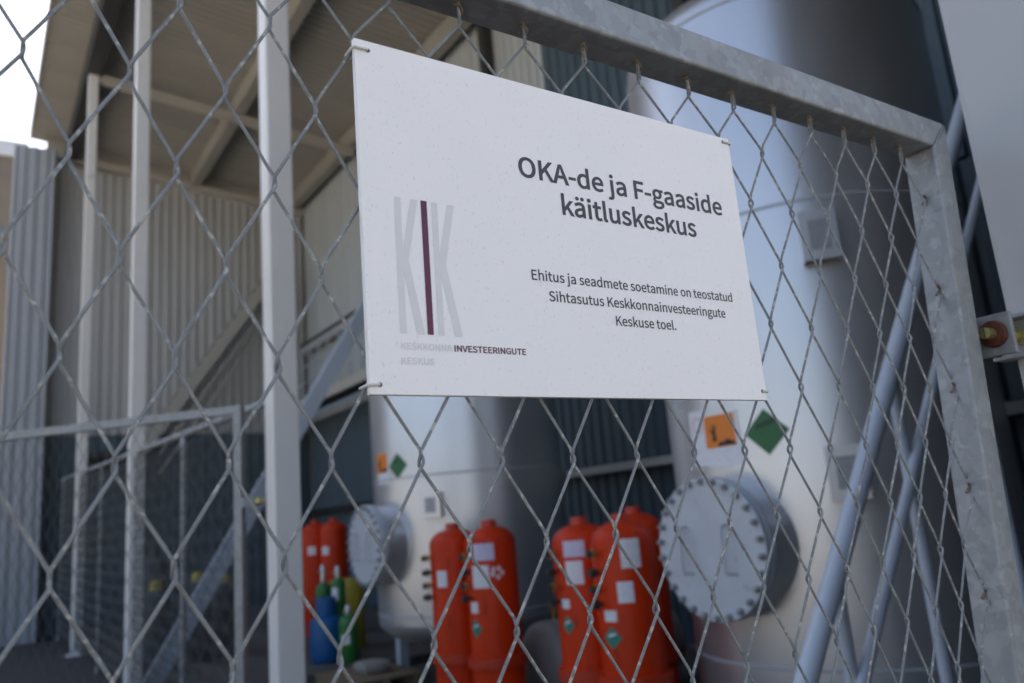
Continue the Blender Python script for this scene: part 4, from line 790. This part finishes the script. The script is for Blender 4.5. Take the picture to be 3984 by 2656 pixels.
"73 11 55 31 35 47 12 57 -8 50 -23 37 -33 28 -42 22 -73 31 -30 14 -27 17 -20 23 -8 32 7 31 19 24 30 14 40 6 34 -4 30 -9 28 -15 25 -20 33 41 -30 26 -35 20 -41 13 -44 4 -65 -10 -51 -28 -34 -43 -12 -54 10 -50 24 -37 34 -26 36 -19 74 -32 34 -16 27 -18 18 -24 7 -34 -7 -34 -21 -26 -34 -17 -46 -6 -39 4 -38 13 -34 20 -30 26 -39 -44 37 -32 42 -24 48 -15",
"65 0 0 459 156 0 0 54 -376 0 0 -54 155 0",
"0 191 86 0 53 -5 39 -16 24 -28 8 -42 -8 -44 -24 -32 -39 -18 -53 -6",
"72 0 -130 225 47 18 37 30 23 42 9 55 -14 67 -37 44 -57 25 -72 7 -160 0 0 -513 65 0 0 218 92 0",
"49 4 43 13 37 19 29 23 0 216 -169 0 0 -54 110 0 0 -134 -18 -13 -22 -9 -26 -6 -27 -2 -73 14 -54 42 -33 67 -11 87 12 87 34 65 54 41 71 15 35 -4 29 -10 25 -16 21 -19 35 42 -25 23 -33 20 -40 15 -50 5 -94 -18 -74 -52 -49 -84 -18 -112 17 -111 48 -84 74 -52",
"73 11 58 37 39 69 14 103 0 302 -62 0 0 -303 -10 -77 -26 -50 -38 -27 -48 -8 -47 8 -38 27 -26 50 -9 77 0 303 -64 0 0 -302 14 -103 38 -69 59 -37",
"73 11 59 37 38 69 15 103 0 302 -63 0 0 -303 -9 -77 -26 -50 -39 -27 -48 -8 -47 8 -38 27 -25 50 -9 77 0 303 -65 0 0 -302 14 -103 39 -69 58 -37",
"73 11 55 31 35 47 12 57 -8 50 -23 37 -33 28 -42 22 -73 31 -30 14 -28 17 -20 23 -7 32 7 31 19 24 30 14 40 6 34 -4 30 -9 28 -15 25 -20 33 41 -30 26 -36 20 -40 13 -44 4 -65 -10 -51 -28 -34 -43 -12 -54 10 -50 24 -37 34 -26 36 -19 74 -32 34 -16 27 -18 18 -24 7 -34 -7 -34 -22 -26 -33 -17 -46 -6 -39 4 -38 13 -34 20 -30 26 -39 -44 36 -32 43 -24 48 -15"]
LINES={"OKA-de ja F-gaaside":[[0,260,-9],[1,260,48],[2,590,0],[3,975,0],[4,1106,208],[5,1430,172],[6,1835,-9],[7,1849,45],[8,2293,-9],[9,2174,221],[10,2644,-169],[11,2716,459],[12,2964,-9],[13,2982,43],[14,3434,0],[5,3782,172],[15,4186,-175],[16,4185,164],[17,4195,-131],[18,4540,-9],[19,4558,43],[20,4934,-9],[13,4952,43],[21,5340,-9],[22,5569,0],[23,5601,459],[6,5891,-9],[24,5905,45],[8,6349,-9],[9,6230,221]],"käitluskeskus":[[25,64,0],[26,539,-9],[27,557,43],[28,520,460],[29,671,460],[30,845,0],[31,877,459],[32,1157,-9],[33,1369,-9],[34,1612,-9],[35,2025,-9],[36,2254,0],[37,2794,-9],[38,2674,221],[39,3127,-9],[40,3356,0],[41,3854,-9],[42,4267,-9]],"Ehitus ja seadmete soetamine on teostatud":[[43,71,0],[44,477,0],[22,902,0],[11,934,459],[45,1214,-9],[46,1470,-9],[47,1883,-9],[48,2228,-169],[11,2300,459],[12,2548,-9],[49,2567,43],[50,3111,-9],[51,3494,-9],[52,3374,221],[53,3815,-9],[13,3833,43],[54,4251,-9],[55,4265,45],[56,4556,0],[57,5359,-9],[52,5239,221],[58,5711,-9],[57,6011,-9],[59,5891,221],[60,6501,-9],[61,6877,-9],[62,6877,44],[8,7307,-9],[9,7188,221],[63,7660,-9],[64,7893,-9],[19,7911,43],[65,8200,0],[22,8848,0],[31,8880,459],[66,9041,0],[67,9622,-9],[68,9502,221],[69,10160,-9],[70,10160,44],[71,10437,0],[72,11140,-9],[73,11439,-9],[38,11319,221],[74,11821,-9],[62,11821,44],[42,12197,-9],[75,12544,-9],[76,12777,-9],[77,12795,43],[78,13202,-9],[79,13459,-9],[80,13902,-9],[81,13916,45]],"Sihtasutus Keskkonnainvesteeringute":[[82,213,-9],[22,482,0],[11,514,459],[83,674,0],[58,1218,-9],[84,1451,-9],[85,1469,43],[86,1857,-9],[87,2197,-9],[88,2630,-9],[46,2886,-9],[89,3299,-9],[2,3690,0],[90,4291,-9],[52,4171,221],[91,4624,-9],[92,4852,0],[40,5239,0],[93,5773,-9],[94,5773,44],[95,6050,0],[96,6477,0],[76,6992,-9],[77,7010,43],[30,7298,0],[97,7331,459],[71,7491,0],[98,8000,0],[99,8437,-9],[100,8317,221],[101,8770,-9],[102,9118,-9],[51,9417,-9],[52,9297,221],[90,9805,-9],[52,9685,221],[103,10039,0],[30,10310,0],[31,10342,459],[104,10503,0],[105,11058,-175],[106,11057,164],[107,11067,-131],[108,11436,-9],[72,11869,-9],[73,12168,-9],[38,12048,221]],"Keskuse toel.":[[109,71,0],[67,671,-9],[110,551,221],[111,1004,-9],[112,1232,0],[108,1730,-9],[113,2144,-9],[67,2526,-9],[110,2406,221],[102,3036,-9],[69,3328,-9],[70,3328,44],[37,3759,-9],[38,3639,221],[114,4060,-9],[115,4225,-9]],"KESKKONNA":[[109,71,0],[116,523,0],[117,1078,-9],[118,1353,0],[2,1805,0],[0,2447,-9],[1,2447,48],[119,2777,0],[120,3284,0],[121,3722,0],[4,3853,208]],"INVESTEERINGUTE":[[122,71,0],[123,276,0],[124,876,0],[43,1185,0],[125,1739,-9],[126,2121,0],[116,2434,0],[43,2847,0],[127,3324,270],[128,3541,0],[122,3704,0],[123,3909,0],[129,4617,-9],[130,5080,-9],[126,5509,0],[116,5822,0]],"KESKUS":[[109,71,0],[116,523,0],[117,1078,-9],[118,1353,0],[131,1987,-9],[132,2452,-9]]}
def inside(p, poly):
    c = False; n = len(poly)
    for i in range(n):
        (x0, y0), (x1, y1) = poly[i], poly[(i + 1) % n]
        if (y0 > p[1]) != (y1 > p[1]) and p[0] < (x1 - x0) * (p[1] - y0) / (y1 - y0) + x0: c = not c
    return c
def grow(pts, d):
    """push a closed outline outwards by d with limited mitres"""
    n = len(pts); ar = sum(pts[i][0] * pts[(i + 1) % n][1] - pts[(i + 1) % n][0] * pts[i][1] for i in range(n)); s = 1 if ar > 0 else -1
    out = []
    for i in range(n):
        a, b_, c = Vector(pts[i - 1]), Vector(pts[i]), Vector(pts[(i + 1) % n])
        e1, e2 = (b_ - a).normalized(), (c - b_).normalized()
        n1, n2 = Vector((e1.y, -e1.x)) * s, Vector((e2.y, -e2.x)) * s
        h = n1 + n2; h = h.normalized() if h.length > 1e-6 else n1
        out.append(tuple(b_ + h * (d / max(.45, h.dot(n1)))))
    return out
def text_line(s, x0, x1, zb, cap, offs, m_, name='lettering'):
    c = bpy.data.curves.new(name, 'CURVE'); c.dimensions = '2D'; c.fill_mode = 'FRONT'
    cont = []
    for gi, gx, gy in LINES[s]:
        d = [int(v) for v in GLYPHS[gi].split()]; x, y = gx, gy; pts = [(x / 2000, y / 2000)]
        for i in range(0, len(d), 2):
            x += d[i]; y += d[i + 1]
            if math.hypot(x / 2000 - pts[-1][0], y / 2000 - pts[-1][1]) > .004: pts.append((x / 2000, y / 2000))
        if math.hypot(pts[0][0] - pts[-1][0], pts[0][1] - pts[-1][1]) < .004: pts.pop()
        cont.append(pts)
    for i, pts in enumerate(cont):
        hole = any(j != i and inside(pts[0], o_) for j, o_ in enumerate(cont))
        pts = grow(pts, -offs if hole else offs)
        sp = c.splines.new('POLY'); sp.points.add(len(pts) - 1); sp.use_cyclic_u = True
        for p, (px, py) in zip(sp.points, pts): p.co = (px, py, 0, 1)
    t = bpy.data.objects.new('tmp', c); COL.objects.link(t); bpy.context.view_layer.update()
    me = bpy.data.meshes.new_from_object(t.evaluated_get(bpy.context.evaluated_depsgraph_get())); bpy.data.objects.remove(t); bpy.data.curves.remove(c)
    xs = [v.co.x for v in me.vertices]; a, bb = min(xs), max(xs); k = (x1 - x0) / (bb - a); kz = cap / (CAPH + 2 * offs)
    for v in me.vertices: v.co = Vector((x0 + (v.co.x - a) * k, YP, zb + (v.co.y + offs) * kz))
    me.name = name; me.materials.clear(); me.materials.append(M[m_]); return link(name, me, board)
CAPH = 0.2565
text_line("OKA-de ja F-gaaside", .3591, .6557, 1.8842, .0222, 0.008, 'ink')
text_line("käitluskeskus", .4098, .6057, 1.8503, .0222, 0.008, 'ink')
text_line("Ehitus ja seadmete soetamine on teostatud", .3633, .6507, 1.7759, .0105, 0.005, 'ink')
text_line("Sihtasutus Keskkonnainvesteeringute", .3821, .6351, 1.7555, .0105, 0.005, 'ink')
text_line("Keskuse toel.", .4661, .5526, 1.7359, .0105, 0.005, 'ink')
text_line("KESKKONNA", .2179, .2686, 1.6995, .0060, 0.009, 'greyprint')
text_line("INVESTEERINGUTE", .2706, .3486, 1.6995, .0060, 0.01, 'maroon')
text_line("KESKUS", .2175, .2498, 1.6864, .0059, 0.009, 'greyprint')
for hx, hz_, ex, sgn in ((.2005, 1.9812, SX0, -1), (.6755, 1.9852, SX1, 1), (.1965, 1.6680, SX0, -1), (.6800, 1.6702, SX1, 1)):
    b = MB(); b.lathe([(.0021, 0), (.0021, .0004)], (hx, YP + .0002, hz_), 16, '-Y'); b.build('punched_hole', 'hole', board)
    b = MB(); q = [(hx, SY0 + .002, hz_), (hx + sgn * .001, SY0 - .0016, hz_), (ex, SY0 - .0018, hz_ - .0006), (ex + sgn * .002, SY0 + .001, hz_ - .0008), (ex + sgn * .002, .003, hz_ - .001), (ex - sgn * .004, .0055, hz_ - .001)]
    b.tube(q, .00135, 8); b.build('cable_tie', 'tie', board)
